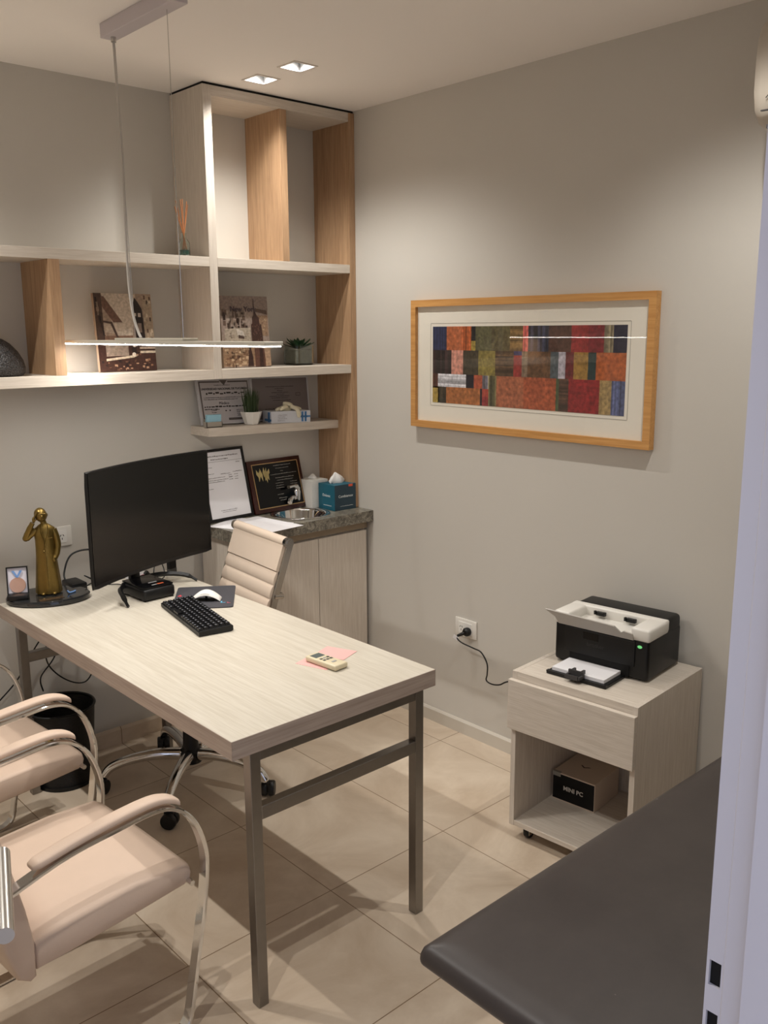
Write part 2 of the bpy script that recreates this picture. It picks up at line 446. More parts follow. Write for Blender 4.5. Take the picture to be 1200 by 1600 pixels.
P('side_panel', MB().box(-2.286, -2.25, D, -.0005, 1.514, 2.0, .0008), OAKZ)
P('gap_shade_strip', MB().box(-.742, -.002, D+.006, -.0005, 2.612, 2.6214), BLACKM, label='thin black strip standing in for shade in the gap under the ceiling')  # solid black strip fills the gap, its colour imitating the shade there

ss = thing('wall_shelf', (-.378, -.0, 1.262), 'short pale wall shelf holding the certificates, potted grass and glove box', 'shelf', rot=(0, math.radians(1.1), 0))
m = MB(); m.box(-.344, .3435, -.150, -.0005, .005, .042, .001); m.build('board', OAKX, ss, world=False)
SSZ = lambda x: 1.262+.042-(x+.378)*math.tan(math.radians(1.1))+.0004   # top of the short shelf at x

# ------------------------------------------------------------------ sink cabinet, counter, sink
sc = thing('sink_cabinet', (-.36, -.16, 0), 'pale wooden two-door cabinet under the granite counter', 'cabinet')
P('body', MB().box(-.70, -.012, -.300, -.014, .08, .845, .001), OAKZ, sc)
P('plinth', MB().box(-.68, -.02, -.27, -.03, .0005, .08), BLACKM, sc)
P('door', MB().box(-.699, -.3015, -.3235, -.301, .085, .803, .0012), OAKZ, sc)
P('door', MB().box(-.2985, -.020, -.3235, -.301, .085, .803, .0012), OAKZ, sc)
HR = mat('handle_rail', (150, 132, 108), 0.4)
m = MB(); m.box(-.70, -.012, -.318, -.3005, .812, .8405, .001); P('handle_rail', m, HR, sc)

def counter():
    m = MB(); cx, cy, r = -.292, -.185, .118
    x0, x1, y0, y1, z0, z1 = -.722, -.0006, -.3512, -.0006, .8465, .8956
    angs = [2*math.pi*i/48 for i in range(48)]
    for px, py in ((x0, y0), (x1, y0), (x1, y1), (x0, y1)): angs.append(math.atan2(py-cy, px-cx) % (2*math.pi))
    angs = sorted(angs); O = []; I = []
    for a in angs:
        c, s_ = math.cos(a), math.sin(a); t = 1e9
        if c > 1e-9: t = min(t, (x1-cx)/c)
        if c < -1e-9: t = min(t, (x0-cx)/c)
        if s_ > 1e-9: t = min(t, (y1-cy)/s_)
        if s_ < -1e-9: t = min(t, (y0-cy)/s_)
        O.append((cx+c*t, cy+s_*t)); I.append((cx+c*r, cy+s_*r))
    B = m.bm; n = len(angs)
    ot = [B.verts.new((*p, z1)) for p in O]; ob = [B.verts.new((*p, z0)) for p in O]
    it = [B.verts.new((*p, z1)) for p in I]; ib = [B.verts.new((*p, z0)) for p in I]
    for i in range(n):
        j = (i+1) % n
        B.faces.new((ot[i], ot[j], it[j], it[i])); B.faces.new((ob[i], ib[i], ib[j], ob[j]))
        B.faces.new((ot[i], ob[i], ob[j], ot[j])); B.faces.new((it[i], it[j], ib[j], ib[i]))
    return m
tag(counter().build('countertop', GRANITE), 'thick grey granite counter slab over the corner cabinet', 'countertop')
sk = thing('sink', (-.292, -.185, .8956), 'small round steel sink bowl set in the granite counter', 'sink')
m = MB(); m.lathe([(.1185, 0), (.134, .0006), (.136, .002), (.130, .004), (.117, .003), (.113, -.006), (.106, -.05), (.09, -.085), (.05, -.1), (.018, -.103), (.018, -.108), (.055, -.106), (.095, -.09), (.112, -.05), (.1165, -.003)], seg=48, cap0=False, cap1=False)
m.build('bowl', CHROME, sk, smooth=True, world=False)
m = MB(); m.lathe([(.0175, -.106), (.0175, -.101), (.014, -.0995)], seg=20); m.build('drain', CHROMED, sk, smooth=30, world=False)

fa = thing('faucet', (-.212, -.052, .8956), 'chrome single-lever faucet behind the round sink', 'faucet')
m = MB(); m.lathe([(.026, 0), (.026, .004), (.021, .008), (.019, .05), (.020, .075), (.017, .084)], seg=24); m.build('body', CHROME, fa, smooth=40, world=False)
m = MB(); m.tube(smooth_path([(-.005, 0, .040), (-.03, -.012, .052), (-.055, -.03, .05), (-.07, -.042, .036)], 5), [.014]*5+[.012]*6+[.011]*5, 14); m.build('spout', CHROME, fa, smooth=40, world=False)
m = MB(); m.tube(smooth_path([(.004, .004, .083), (0, 0, .098), (-.03, -.014, .106), (-.07, -.036, .108)], 5), [.017]*4+[.013]*4+[.008]*8, 12); m.build('lever', CHROME, fa, smooth=40, world=False)

# ------------------------------------------------------------------ desk
dk = thing('desk', (-1.2824, -.9163, 0), 'long pale laminate desk on brushed steel legs', 'desk')
m = MB(); m.box(-1.6253, -.9395, -1.6726, -.16, .7495, .7505); 
P('tabletop', MB().box(-1.6243, -.9405, -1.6716, -.161, .703, .7502, .0006), DESKTOP, dk)
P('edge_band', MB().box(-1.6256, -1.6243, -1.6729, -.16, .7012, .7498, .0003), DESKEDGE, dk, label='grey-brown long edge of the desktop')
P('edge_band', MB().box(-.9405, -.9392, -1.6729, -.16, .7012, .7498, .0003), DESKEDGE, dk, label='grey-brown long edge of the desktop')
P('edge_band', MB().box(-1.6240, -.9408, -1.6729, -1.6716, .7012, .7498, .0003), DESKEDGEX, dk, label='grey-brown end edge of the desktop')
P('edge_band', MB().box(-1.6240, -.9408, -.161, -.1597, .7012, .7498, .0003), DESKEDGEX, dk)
for (x0, x1) in ((-1.5752, -1.545), (-1.0170, -.9868)):
    for (y0, y1) in ((-1.6724, -1.642), (-.192, -.162)):
        P('leg', MB().box(x0, x1, y0, y1, .0005, .703, .0015), STEEL, dk)
for y0, y1 in ((-1.671, -1.643), (-.191, -.163)):
    P('crossbar', MB().box(-1.545, -1.017, y0, y1, .518, .553, .0015), STEEL, dk)
    P('top_rail', MB().box(-1.545, -1.017, y0+.001, y1-.001, .676, .7028, .0015), STEEL, dk)
for x0, x1 in ((-1.574, -1.546), (-1.016, -.988)):
    P('side_rail', MB().box(x0, x1, -1.642, -.192, .676, .7028, .0015), STEEL, dk)

# ------------------------------------------------------------------ visitor chairs
def round_poly(pts, r, n=6):
    """fillet the corners of an open polyline of (x,z)"""
    out = [Vector(pts[0])]
    for i in range(1, len(pts)-1):
        p, a, b_ = Vector(pts[i]), Vector(pts[i-1]), Vector(pts[i+1])
        ri = r[i-1] if isinstance(r, (list, tuple)) else r
        da = (a-p).normalized(); db = (b_-p).normalized()
        s0 = p+da*min(ri, (a-p).length*.49); s1 = p+db*min(ri, (b_-p).length*.49)
        for k in range(n+1):
            t = k/n; out.append((1-t)**2*s0+2*t*(1-t)*p+t*t*s1)
    out.append(Vector(pts[-1])); return out

def make_chair(loc, rot, label, group):
    c = thing('visitor_chair', loc, label, 'chair', rot=(0, 0, rot), group=group)
    prof = [(-.30, .545), (-.10, .602), (.04, .617), (.135, .622), (.19, .606), (.235, .56), (.262, .49), (.268, .42), (.252, .30), (.205, .05), (.188, .006), (.15, .006), (-.27, .006)]
    pp = smooth_path([(p[0], 0, p[1]) for p in prof[:9]], 5)+[Vector((p.x, 0, p.y)) for p in round_poly([(.252, .30), (.195, .006), (-.27, .006)], [.05], 8)[1:]]
    for sy in (-1, 1):
        m = MB(); m.tube([(p.x, sy*.252, p.z) for p in pp], 0, flat=(.032, .011, (0, 1, 0)))
        m.build('arm_frame', CHROME, c, smooth=30, world=False)
        # arm pad resting along the top of the frame
        ap = smooth_path([(-.155, 0, .606), (-.05, 0, .6235), (.05, 0, .634), (.13, 0, .637), (.175, 0, .627), (.20, 0, .612)], 5)
        rings = []
        N = len(ap)
        for i, p in enumerate(ap):
            e = min(1, min(i, N-1-i)/1.5+.70); wv = .021*e; h = .011*e
            rings.append([(p.x, sy*.252+wv*math.copysign(abs(math.cos(a))**.55, math.cos(a)), p.z+.006+h*math.copysign(abs(math.sin(a))**.6, math.sin(a))*(1 if math.sin(a) > 0 else .5)) for a in [2*math.pi*k/14 for k in range(14)]])
        m = MB(); m.ring(rings); m.build('arm_pad', LEATHER, c, smooth=True, world=False)
    m = MB(); m.tube([(-.262, -.25, .017), (-.262, .25, .017)], 0, flat=(.022, .008, (1, 0, 0))); m.build('floor_bar', CHROME, c, smooth=30, world=False)
    m = MB(); m.tube([(.235, -.247, .385), (.235, .247, .385)], .007, 10); m.build('seat_bar', CHROME, c, smooth=30, world=False)
    m = MB(); m.tube([(-.15, -.25, .385), (-.15, .25, .385)], .009, 10)
    # seat: slab whose outline (x,z) is swept across y with rounded sides
    def slab(name, outline, w0, edge):
        n = len(outline); cx = sum(p[0] for p in outline)/n; cz = sum(p[1] for p in outline)/n
        rings = []
        for y, k in ((-w0, edge*1.6), (-w0+.004, edge*.75), (-w0+.012, edge*.22), (-w0+.028, 0), (-w0*.5, -.0015), (0, -.003), (w0*.5, -.0015), (w0-.028, 0), (w0-.012, edge*.22), (w0-.004, edge*.75), (w0, edge*1.6)):
            ring = []
            for i, p in enumerate(outline):
                a = Vector(outline[i-1]); b_ = Vector(outline[(i+1) % n]); tn = (b_-a); nn = Vector((tn.y, -tn.x)).normalized()
                if nn.dot(Vector((p[0]-cx, p[1]-cz))) < 0 and name == 'seat': nn = -nn if abs(nn.y) > .5 else nn
                ring.append((p[0]-nn.x*k, y, p[1]-nn.y*k))
            rings.append(ring)
        m = MB(); m.ring(rings); return m.build(name, LEATHER, c, smooth=True, world=False)
    # clockwise outlines so the inset goes inward
    seat = [Vector(p) for p in [(.228, .430), (.10, .438), (-.06, .430), (-.148, .418), (-.150, .350), (-.06, .352), (.10, .362), (.228, .372), (.246, .385), (.250, .402), (.245, .420)]]
    slab('seat', [(p.x, p.y) for p in seat], .228, .006)
    back = [(-.145, .418), (-.158, .50), (-.190, .65), (-.235, .86), (-.252, .89), (-.275, .895), (-.292, .88), (-.262, .72), (-.236, .56), (-.215, .42), (-.190, .345), (-.165, .328), (-.147, .338)]
    slab('backrest', back, .228, .006)
    m = MB(); m.tube([(-.30, -.25, .545), (-.275, -.2, .545), (-.262, 0, .545), (-.275, .2, .545), (-.30, .25, .545)], .007, 8); m.build('back_bar', CHROME, c, smooth=30, world=False)
    return c
make_chair((-1.958, -1.372, 0), math.radians(3.6), 'beige padded chrome armchair nearest the camera, at the near end of the desk', 'chrome armchairs on the visitor side of the desk')
make_chair((-1.893, -.620, 0), math.radians(3.6), 'beige padded chrome armchair farther back, beside the black waste basket', 'chrome armchairs on the visitor side of the desk')

# ------------------------------------------------------------------ office chair behind the desk
oc = thing('office_chair', (-1.078, -.502, 0), 'cream ribbed office chair on chrome star base behind the desk', 'chair', rot=(0, 0, math.radians(-6)))
for k in range(5):
    a = math.radians(152+72*k+6)
    ca, sa = math.cos(a), math.sin(a)
    pts = smooth_path([(r*ca, r*sa, z) for r, z in ((.035, .118), (.12, .128), (.22, .120), (.295, .096), (.325, .060))], 5)
    m = MB(); rr = [.024-.009*i/(len(pts)-1) for i in range(len(pts))]
    m.tube(pts, rr, 12); leg = m.build('base_arm', CHROME, oc, smooth=True, world=False)
    m = MB(); px, py = .330*ca, .330*sa; ta = a+math.radians(60+25*k)
    for sgn in (-1, 1):
        M = T((px, py, .0285)) @ Matrix.Rotation(ta, 4, 'Z') @ T((0.012, sgn*.0135, 0)) @ Matrix.Rotation(math.pi/2, 4, 'X')
        m.lathe([(.012, -.011), (.026, -.011), (.0285, -.007), (.0285, .007), (.026, .011), (.012, .011)], seg=22, M=M)
    M = T((px, py, 0)) @ Matrix.Rotation(ta, 4, 'Z')
    m.lathe([(.009, .045), (.009, .066)], seg=12, M=M)
    m.box(-.004, .028, -.004, .004, .02, .058, .002, M=M)
    m.build('caster', BLACK, oc, smooth=35, world=False)
m = MB(); m.lathe([(.040, .085), (.042, .13), (.030, .145), (.026, .24), (.024, .25)], seg=24); m.build('base_hub', BLACK, oc, smooth=35, world=False)
m = MB(); m.lathe([(.014, .24), (.014, .40)], seg=18); m.build('gas_column', CHROME, oc, smooth=35, world=False)
m = MB(); m.box(-.10, .10, -.085, .085, .40, .435, .01); m.build('tilt_mechanism', BLACK, oc, smooth=35, world=False)
sprof = smooth_path([(-.255, 0, .452), (-.235, 0, .475), (-.12, 0, .478), (.06, 0, .462), (.165, 0, .478), (.215, 0, .55), (.252, 0, .70), (.300, 0, .84), (.330, 0, .925)], 10)
for sy in (-1, 1):
    m = MB(); m.tube([(p.x+.010, sy*.205, p.z) for p in sprof], 0, flat=(.012, .028, (0, 1, 0))); m.build('side_rail', CHROMED, oc, smooth=30, world=False)
# sling pad with sewn ribs
rings = []; L = 0; sp = []
for i, p in enumerate(sprof):
    if i: L += (p-sprof[i-1]).length
    sp.append(L)
dense = []
for i in range(len(sprof)-1):
    for k in range(5):
        t = k/5; dense.append((sprof[i].lerp(sprof[i+1], t), sp[i]+(sp[i+1]-sp[i])*t))
dense.append((sprof[-1], sp[-1]))
for i, (p, s_) in enumerate(dense):
    a = dense[max(i-1, 0)][0]; b_ = dense[min(i+1, len(dense)-1)][0]; tg = (b_-a).normalized(); nn = Vector((-tg.z, 0, tg.x))
    ph = (L-s_-.105)/.053
    th = .012*(1 if (L-s_) < .105 else (.15+.80*abs(math.sin(math.pi*ph))**.35))
    if (L-s_) < .105: th = .013
    rings.append([tuple(p+nn*th+Vector((0, y, 0))) for y in (-.196, -.18, -.09, 0, .09, .18, .196)]+[tuple(p-nn*.008+Vector((0, y, 0))) for y in (.196, -.196)])
m = MB(); m.ring(rings); m.build('sling_pad', LEATHER2, oc, smooth=55, world=False)
m = MB(); m.tube([(.333, -.197, .934), (.333, .197, .934)], .019, 18); m.build('head_roll', LEATHER2, oc, smooth=40, world=False)
for sy in (-1, 1):
    m = MB(); m.tube([(.333, sy*.197, .934), (.333, sy*.215, .934)], .0195, 20); m.tube([(.333, sy*.215, .934), (.333, sy*.219, .934)], .012, 16); m.build('roll_cap', CHROMED, oc, smooth=40, world=False)
m = MB(); m.tube([(.30, -.2, .74), (.31, 0, .745), (.30, .2, .74)], .009, 10); m.tube([(.268, -.205, .74), (.305, -.205, .735)], .011, 10); m.tube([(.268, .205, .74), (.305, .205, .735)], .011, 10); m.build('back_brace', CHROMED, oc, smooth=40, world=False)

# ------------------------------------------------------------------ waste basket and cables under the desk
def basket_material():
    m = bpy.data.materials.new('black_wire_mesh'); m.use_nodes = True; t = NT(m); b = t.b
    b.inputs['Base Color'].default_value = lin((30, 28, 27)); b.inputs['Roughness'].default_value = .45; b.inputs['Metallic'].default_value = .3
    tc = t.node('ShaderNodeTexCoord'); ck = t.node('ShaderNodeTexWave'); ck.inputs['Scale'].default_value = 60; ck.bands_direction = 'Z'
    t.link(tc.outputs['Object'], ck.inputs['Vector'])
    bp = t.node('ShaderNodeBump'); bp.inputs['Strength'].default_value = .6; bp.inputs['Distance'].default_value = .002
    t.link(ck.outputs['Fac'], bp.inputs['Height']); t.link(bp.outputs['Normal'], b.inputs['Normal'])
    return m
wb = thing('waste_basket', (-1.43, -.152, 0), 'black round mesh waste basket under the desk by the wall', 'waste basket')
m = MB(); m.lathe([(.02, .004), (.104, .004), (.125, .305), (.123, .305), (.102, .007), (.02, .007)], seg=40, cap0=True, cap1=True); m.build('mesh_body', basket_material(), wb, smooth=40, world=False)
m = MB(); m.lathe([(.105, .0005), (.109, .0005), (.109, .014), (.105, .014), (.105, .0005)], seg=40, cap0=False, cap1=False); m.build('base_ring', BLACK, wb, smooth=40, world=False)
m = MB(); rr = [(.125+.005*math.cos(a), .305+.005*math.sin(a)) for a in [2*math.pi*k/8 for k in range(9)]]; m.lathe(rr, seg=40, cap0=False, cap1=False); m.build('rim', BLACK, wb, smooth=True, world=False)

def cable(pts, label, r=.0028, m=BLACK, n=8, name='cable', cat='cable', group=None):
    mb = MB(); mb.tube(smooth_path(pts, n), r, 8); return tag(mb.build(name, m, smooth=True, loc=pts[0]), label, cat, group)
cable([(-1.40, -.014, .66), (-1.41, -.05, .60), (-1.47, -.03, .50), (-1.54, -.03, .40), (-1.62, -.03, .33)], 'black cable sweeping left behind the desk to the left leg', group='cables hanging under the desk')
cable([(-1.385, -.03, .68), (-1.42, -.05, .55), (-1.43, -.06, .45), (-1.36, -.05, .36), (-1.28, -.05, .33), (-1.22, -.04, .40), (-1.16, -.03, .46)], 'black cable drooping in a loop over the waste basket', group='cables hanging under the desk')
cable([(-1.365, -.03, .68), (-1.355, -.05, .58), (-1.40, -.06, .47), (-1.46, -.06, .40), (-1.45, -.045, .335)], 'black cable crossing down behind the waste basket', group='cables hanging under the desk')

# ------------------------------------------------------------------ monitor
ML, MR = Vector((-1.423, -.518)), Vector((-.818, -.288))
mc = (ML+MR)/2; ma = math.atan2(MR.y-ML.y, MR.x-ML.x); hw = (MR-ML).length/2
mo = thing('monitor', (mc.x, mc.y, .7505), 'large black curved monitor standing on the desk, switched off', 'monitor', rot=(0, 0, ma))
ZB, ZT = .083, .492
def bow(x, y): return .034*(1-(x/hw)**2)+y
NS = 24
xs = [-hw+2*hw*i/NS for i in range(NS+1)]
m = MB(); rings = []
for x in xs:
    e = .004 if abs(x) > hw-.001 else 0
    rings.append([(x, bow(x, 0)+e*.3, ZB+e), (x, bow(x, 0)+e*.3, ZT-e), (x, bow(x, .010), ZT), (x, bow(x, .026 if abs(x) < hw*.8 else .014), ZT-.05), (x, bow(x, .032 if abs(x) < hw*.8 else .014), (ZT+ZB)/2), (x, bow(x, .026 if abs(x) < hw*.8 else .014), ZB+.03), (x, bow(x, .010), ZB)])
m.ring(rings); m.build('casing', BLACK, mo, smooth=40, world=False)
SCREEN = mat('switched_off_screen', (9, 9, 8), 0.25, spec=0.3)
m = MB(); rings = []
for i in range(NS+1):
    x = (-hw+.006)+2*(hw-.006)*i/NS; rings.append([(x, bow(x, -.0008), ZB+.014), (x, bow(x, -.0008), ZT-.006)])
B = m.bm; R = [[B.verts.new(p) for p in r] for r in rings]
for a, b_ in zip(R, R[1:]): B.faces.new((a[0], b_[0], b_[1], a[1]))
m.build('screen', SCREEN, mo, smooth=True, world=False)
m = MB(); m.box(-.052, -.002, .086, .104, .03, .26, .006); m.box(-.05, .05, .058, .088, .20, .30, .004); m.build('stand_column', BLACK, mo, smooth=40, world=False)
for sx in (-1, 1):
    m = MB(); m.tube(smooth_path([(-.027+sx*.004, .100, .036), (-.027+sx*.11, .060, .036), (-.027+sx*.168, -.005, .028), (-.027+sx*.191, -.047, .0045)], 4), [.010]*5+[.009]*5+[.0055]*3, 4); m.build('stand_leg', BLACK, mo, world=False)

# things behind / under the monitor
mp = thing('mini_computer', (-1.178, -.424, .7505), 'small black mini computer under the monitor', 'computer', rot=(0, 0, math.radians(3)))
m = MB(); m.box(-.065, .065, -.085, .085, .002, .046, .012, 3); m.build('case', BLACK, mp, smooth=40, world=False)
m = MB(); m.box(-.06, .06, -.08, .08, .046, .052, .003); m.build('lid', BLACKG, mp, smooth=40, world=False)
ORG = mat('orange_print', (200, 90, 50), .5); GRYP = mat('grey_print', (150, 150, 150), .5)
m = MB(); m.box(.005, .030, -.064, -.054, .0521, .0525); m.build('orange_badge', ORG, mp, world=False)
m = MB(); m.box(-.018, .003, -.064, -.056, .0521, .0525); m.build('grey_mark', GRYP, mp, world=False)
m = MB(); m.box(-.012, .022, -.030, -.022, .0521, .0525); m.build('grey_mark', GRYP, mp, world=False)
for sx in (-.05, .05):
    for sy in (-.07, .07): m = MB(); m.box(sx-.008, sx+.008, sy-.008, sy+.008, 0, .003); m.build('rubber_foot', BLACKM, mp, world=False)
pb = MB(); pb.box(-1.368, -1.308, -.200, -.100, .7508, .779, .006); tag(pb.build('power_brick', BLACK, smooth=40), 'black power adapter behind the dark trophy base', 'power adapter')
cable([(-1.355, -.118, .768), (-1.35, -.09, .80), (-1.31, -.07, .86), (-1.24, -.08, .872), (-1.18, -.10, .84), (-1.13, -.16, .775), (-1.12, -.20, .757)], 'thick black cable arching up behind the monitor', r=.0035, group='cables behind the monitor')
cable([(-1.335, -.222, .766), (-1.30, -.25, .79), (-1.27, -.21, .775), (-1.31, -.18, .80), (-1.25, -.20, .76), (-1.20, -.24, .756), (-1.20, -.31, .758)], 'thin black cable in loose coils behind the monitor', r=.0022, group='cables behind the monitor')
cable([(-1.19, -.34, .756), (-1.14, -.29, .756), (-1.08, -.27, .757), (-1.05, -.24, .80), (-1.02, -.22, .82), (-1.01, -.24, .78), (-1.04, -.28, .757), (-1.10, -.25, .757)], 'thin black cable curling beside the monitor stand', r=.0022, group='cables behind the monitor')
ad = thing('usb_adapter', (-1.075, -.262, .7508), 'thick black cable plug leaning beside the monitor stand', 'adapter', rot=(0, math.radians(-35), .2))
m = MB(); m.box(-.009, .009, -.007, .007, .004, .052, .003); m.build('plug_body', BLACK, ad, smooth=40, world=False)
bt = thing('small_box', (-.957, -.205, .7505), 'small upright black box at the far desk corner', 'box', rot=(0, 0, .3))
m = MB(); m.box(-.019, .019, -.008, .008, 0, .07, .001); m.build('box_body', BLACKM, bt, world=False)
m = MB(); m.box(-.0192, .0192, -.0083, .0083, .001, .018); m.build('grey_band', DGREY, bt, world=False)
lf = thing('leaflet', (-1.12, -.22, .7508), 'white and red folded leaflet behind the mini computer', 'leaflet', rot=(0, 0, .35))
m = MB(); m.box(-.05, .05, -.001, .001, 0, .052, M=Matrix.Rotation(math.radians(-14), 4, 'X')); m.build('sheet', PAPER, lf, world=False)
m = MB(); m.box(-.049, .045, -.002, -.0012, .008, .015, M=Matrix.Rotation(math.radians(-14), 4, 'X')); m.build('red_stripe', mat('red_print', (170, 40, 60), .6), lf, world=False)

# keyboard
kb = thing('keyboard', (-1.197, -.792, .7505), 'compact black keyboard on the desk', 'keyboard', rot=(0, 0, math.radians(-10.7)))
m = MB(); m.prism([(-.058, .003), (-.058, .014), (-.055, .015), (.052, .021), (.058, .019), (.058, .004), (.05, .0005), (-.05, .0005)], 'y', -.190, .190); m.build('case', BLACK, kb, smooth=30, world=False)
keym = MB(); keym.prism([(-.0080, -.0080), (.0080, -.0080), (.0080, .0080), (-.0080, .0080)], 'z', 0, .001)
keym.ring([[(-.0078, -.0078, 0), (.0078, -.0078, 0), (.0078, .0078, 0), (-.0078, .0078, 0)], [(-.0062, -.0062, .0065), (.0062, -.0062, .0065), (.0062, .0062, .0065), (-.0062, .0062, .0065)]])
KEY = mat('keycap', (20, 20, 22), .32); LEG = mat('key_legend', (130, 132, 140), .5)
k0 = keym.build('key', KEY, kb, world=False)
lg = MB(); lg.box(-.0035, .0005, -.003, .0015, .0066, .0069); l0 = lg.build('key_legend', LEG, k0, world=False)
first = True
for r_ in range(6):
    x = -.046+.0183*r_; z = .0150+.006*(x+.055)/.107
    for c_ in range(17):
        if r_ == 0 and 4 <= c_ <= 8: continue
        y = .176-.0215*c_
        if c_ > 16: continue
        if first: o = k0; first = False
        else:
            o = k0.copy(); COL.objects.link(o); o.parent = kb
            q = l0.copy(); COL.objects.link(q); q.parent = o
        o.location = (x, y, z); o.scale = (1, 1.15, 1)
m = MB(); z = .0150+.006*(.009)/.107; m.prism([(-.054, .044), (-.038, .044), (-.038, -.0), (-.054, -.0)], 'z', z, z+.0065, M=T((0, .022, 0)) @ T((0, -.0, 0))); m.build('space_bar', KEY, kb, world=False)

# mouse mat and mouse
pm = thing('mouse_mat', (-1.045, -.600, .7505), 'dark grey mouse mat jutting over the desk edge', 'mouse mat', rot=(0, 0, math.radians(55)))
MATG = mat('mat_cloth', (62, 61, 66), .7, bump=.1, bscale=900)
def rrect(hx, hy, r, n=5):
    out = []
    for cx, cy, a0 in ((hx-r, hy-r, 0), (-hx+r, hy-r, 90), (-hx+r, -hy+r, 180), (hx-r, -hy+r, 270)):
        for k in range(n+1):
            a = math.radians(a0+90*k/n); out.append((cx+r*math.cos(a), cy+r*math.sin(a)))
    return out
m = MB(); m.prism(rrect(.137, .107, .012), 'z', .0002, .0035); m.build('cloth', MATG, pm, world=False)
m = MB(); m.box(.012, .024, .084, .098, .0036, .0040); m.box(.024, .032, .088, .094, .0036, .0040); m.build('red_mark', mat('red_logo', (190, 60, 70), .6), pm, world=False)
m = MB(); m.box(-.086, -.064, -.066, -.061, .0036, .0040); m.box(-.086, -.081, -.078, -.066, .0036, .0040); m.build('blue_mark', mat('blue_logo', (90, 160, 190), .6), pm, world=False)
m = MB(); m.box(-.092, -.078, -.088, -.084, .0036, .0040); m.box(-.092, -.088, -.096, -.088, .0036, .0040); m.build('pink_mark', mat('pink_logo', (170, 80, 95), .6), pm, world=False)
mu = thing('arc_mouse', (-1.062, -.640, .7541), 'white arched wireless mouse on the dark mat', 'mouse', rot=(0, 0, math.radians(-42)))
rings = []
for i in range(17):
    t = i/16; x = -.052+.104*t; z = .022*math.sin(math.pi*min(1, max(0, t)))**.9; th = .007+.007*math.sin(math.pi*t)
    wv = .026*(.78+.22*math.sin(math.pi*t))
    rings.append([(x, -wv, z+.001), (x, -wv*.9, z+th*.7), (x, -wv*.5, z+th), (x, 0, z+th*1.1), (x, wv*.5, z+th), (x, wv*.9, z+th*.7), (x, wv, z+.001), (x, wv*.7, z), (x, -wv*.7, z)])
m = MB(); m.ring(rings); m.build('shell', WHITEB, mu, smooth=50, world=False)
m = MB(); m.prism(rrect(.03, .02, .006), 'z', .0003, .0012, M=T((.0, 0, 0))); m.box(-.004, .004, -.004, .004, .001, .022)
m.build('inner_foot', BLACKM, mu, world=False)

# remote control and pink notes
PINK = mat('pink_paper', (222, 168, 162), .8)
IVORY = mat('ivory_plastic', (206, 194, 164), .4)
def sheet(name, corners, z, m, label, cat, group=None, th=.0004):
    c = sum((Vector(p) for p in corners), Vector((0, 0)))/len(corners)
    mb = MB(); mb.prism([(p[0]-c.x, p[1]-c.y) for p in corners], 'z', 0, th)
    o = mb.build(name, m); o.location = (c.x, c.y, z); return tag(o, label, cat, group)
sheet('paper_note', [(-1.205, -1.362), (-1.172, -1.464), (-1.095, -1.440), (-1.128, -1.338)], .7504, PINK, 'pink paper note half under the ivory remote', 'note')
sheet('paper_note', [(-1.045, -1.312), (-1.008, -1.408), (-1.085, -1.437), (-1.122, -1.341)], .7509, PINK, 'pink paper note behind the ivory remote', 'note')
rc = thing('remote_control', (-1.1435, -1.430, .7515), 'ivory air conditioner remote with grey screen on the pink notes', 'remote control', rot=(0, 0, math.radians(5)))
m = MB(); m.box(-.0255, .0255, -.064, .064, 0, .017, .005, 3); m.build('case', IVORY, rc, smooth=50, world=False)
m = MB(); m.box(-.018, .018, .024, .052, .0171, .0174); m.build('display', mat('lcd', (92, 100, 98), .25), rc, world=False)
for i, (x, y) in enumerate([(-.013, .008), (0, .008), (.013, .008), (-.013, -.006), (0, -.006), (.013, -.006)]):
    m = MB(); m.box(x-.0045, x+.0045, y-.004, y+.004, .0171, .0182, .0005); m.build('button', DGREY if i not in (1,) else GRYP, rc, world=False)
m = MB(); m.box(-.008, .008, -.036, -.028, .0171, .0182, .0005); m.build('button', GRYP, rc, world=False)

# ------------------------------------------------------------------ trophy base, statuette, medal
tb = thing('trophy_base', (-1.470, -.228, .7505), 'dark polished oval stone base on the desk corner', 'stand', rot=(0, 0, math.radians(-28)))
STONE = mat('dark_polished_stone', (34, 35, 36), .1, var=.3, vscale=70, coat=.4)
m = MB(); m.lathe([(1.0, 0), (1.04, .004), (1.04, .016), (1.0, .021)], seg=56, sx=.139, sy=.103); m.build('stone', STONE, tb, smooth=40, world=False)
m = MB(); m.box(-.055, .03, -.085, -.062, .0212, .0222, M=Matrix.Rotation(math.radians(24), 4, 'Z')); m.build('nameplate', mat('bronze_plate', (104, 84, 66), .25, .6), tb, world=False)
ZS = .7505+.0213
GOLD = mat('old_gold', (124, 102, 52), .36, .8, var=.18, vscale=60)
st = thing('doctor_statuette', (-1.464, -.222, ZS), 'gold statuette of a person in a long coat holding the head in one hand', 'statuette', rot=(0, 0, math.radians(-24)))
def coat_ring(z, rx, ry, cx=0, cy=0, fold=0.0, n=40, ph=0.0):
    return [(cx+rx*math.cos(a)*(1+fold*math.sin(7*a+ph)), cy+ry*math.sin(a)*(1+fold*math.sin(7*a+ph)), z) for a in [2*math.pi*k/n for k in range(n)]]
m = MB()
m.ring([coat_ring(.004, .045, .030, fold=.05), coat_ring(.02, .044, .030, fold=.055), coat_ring(.06, .041, .028, fold=.045, ph=.2), coat_ring(.10, .038, .026, fold=.03, ph=.3), coat_ring(.14, .035, .024, fold=.012), coat_ring(.17, .034, .023), coat_ring(.20, .034, .023), coat_ring(.225, .037, .023, cx=.001), coat_ring(.243, .034, .020, cx=.002), coat_ring(.252, .022, .015, cx=.001), coat_ring(.260, .011, .011), coat_ring(.275, .010, .011, cx=-.003, cy=-.003)])
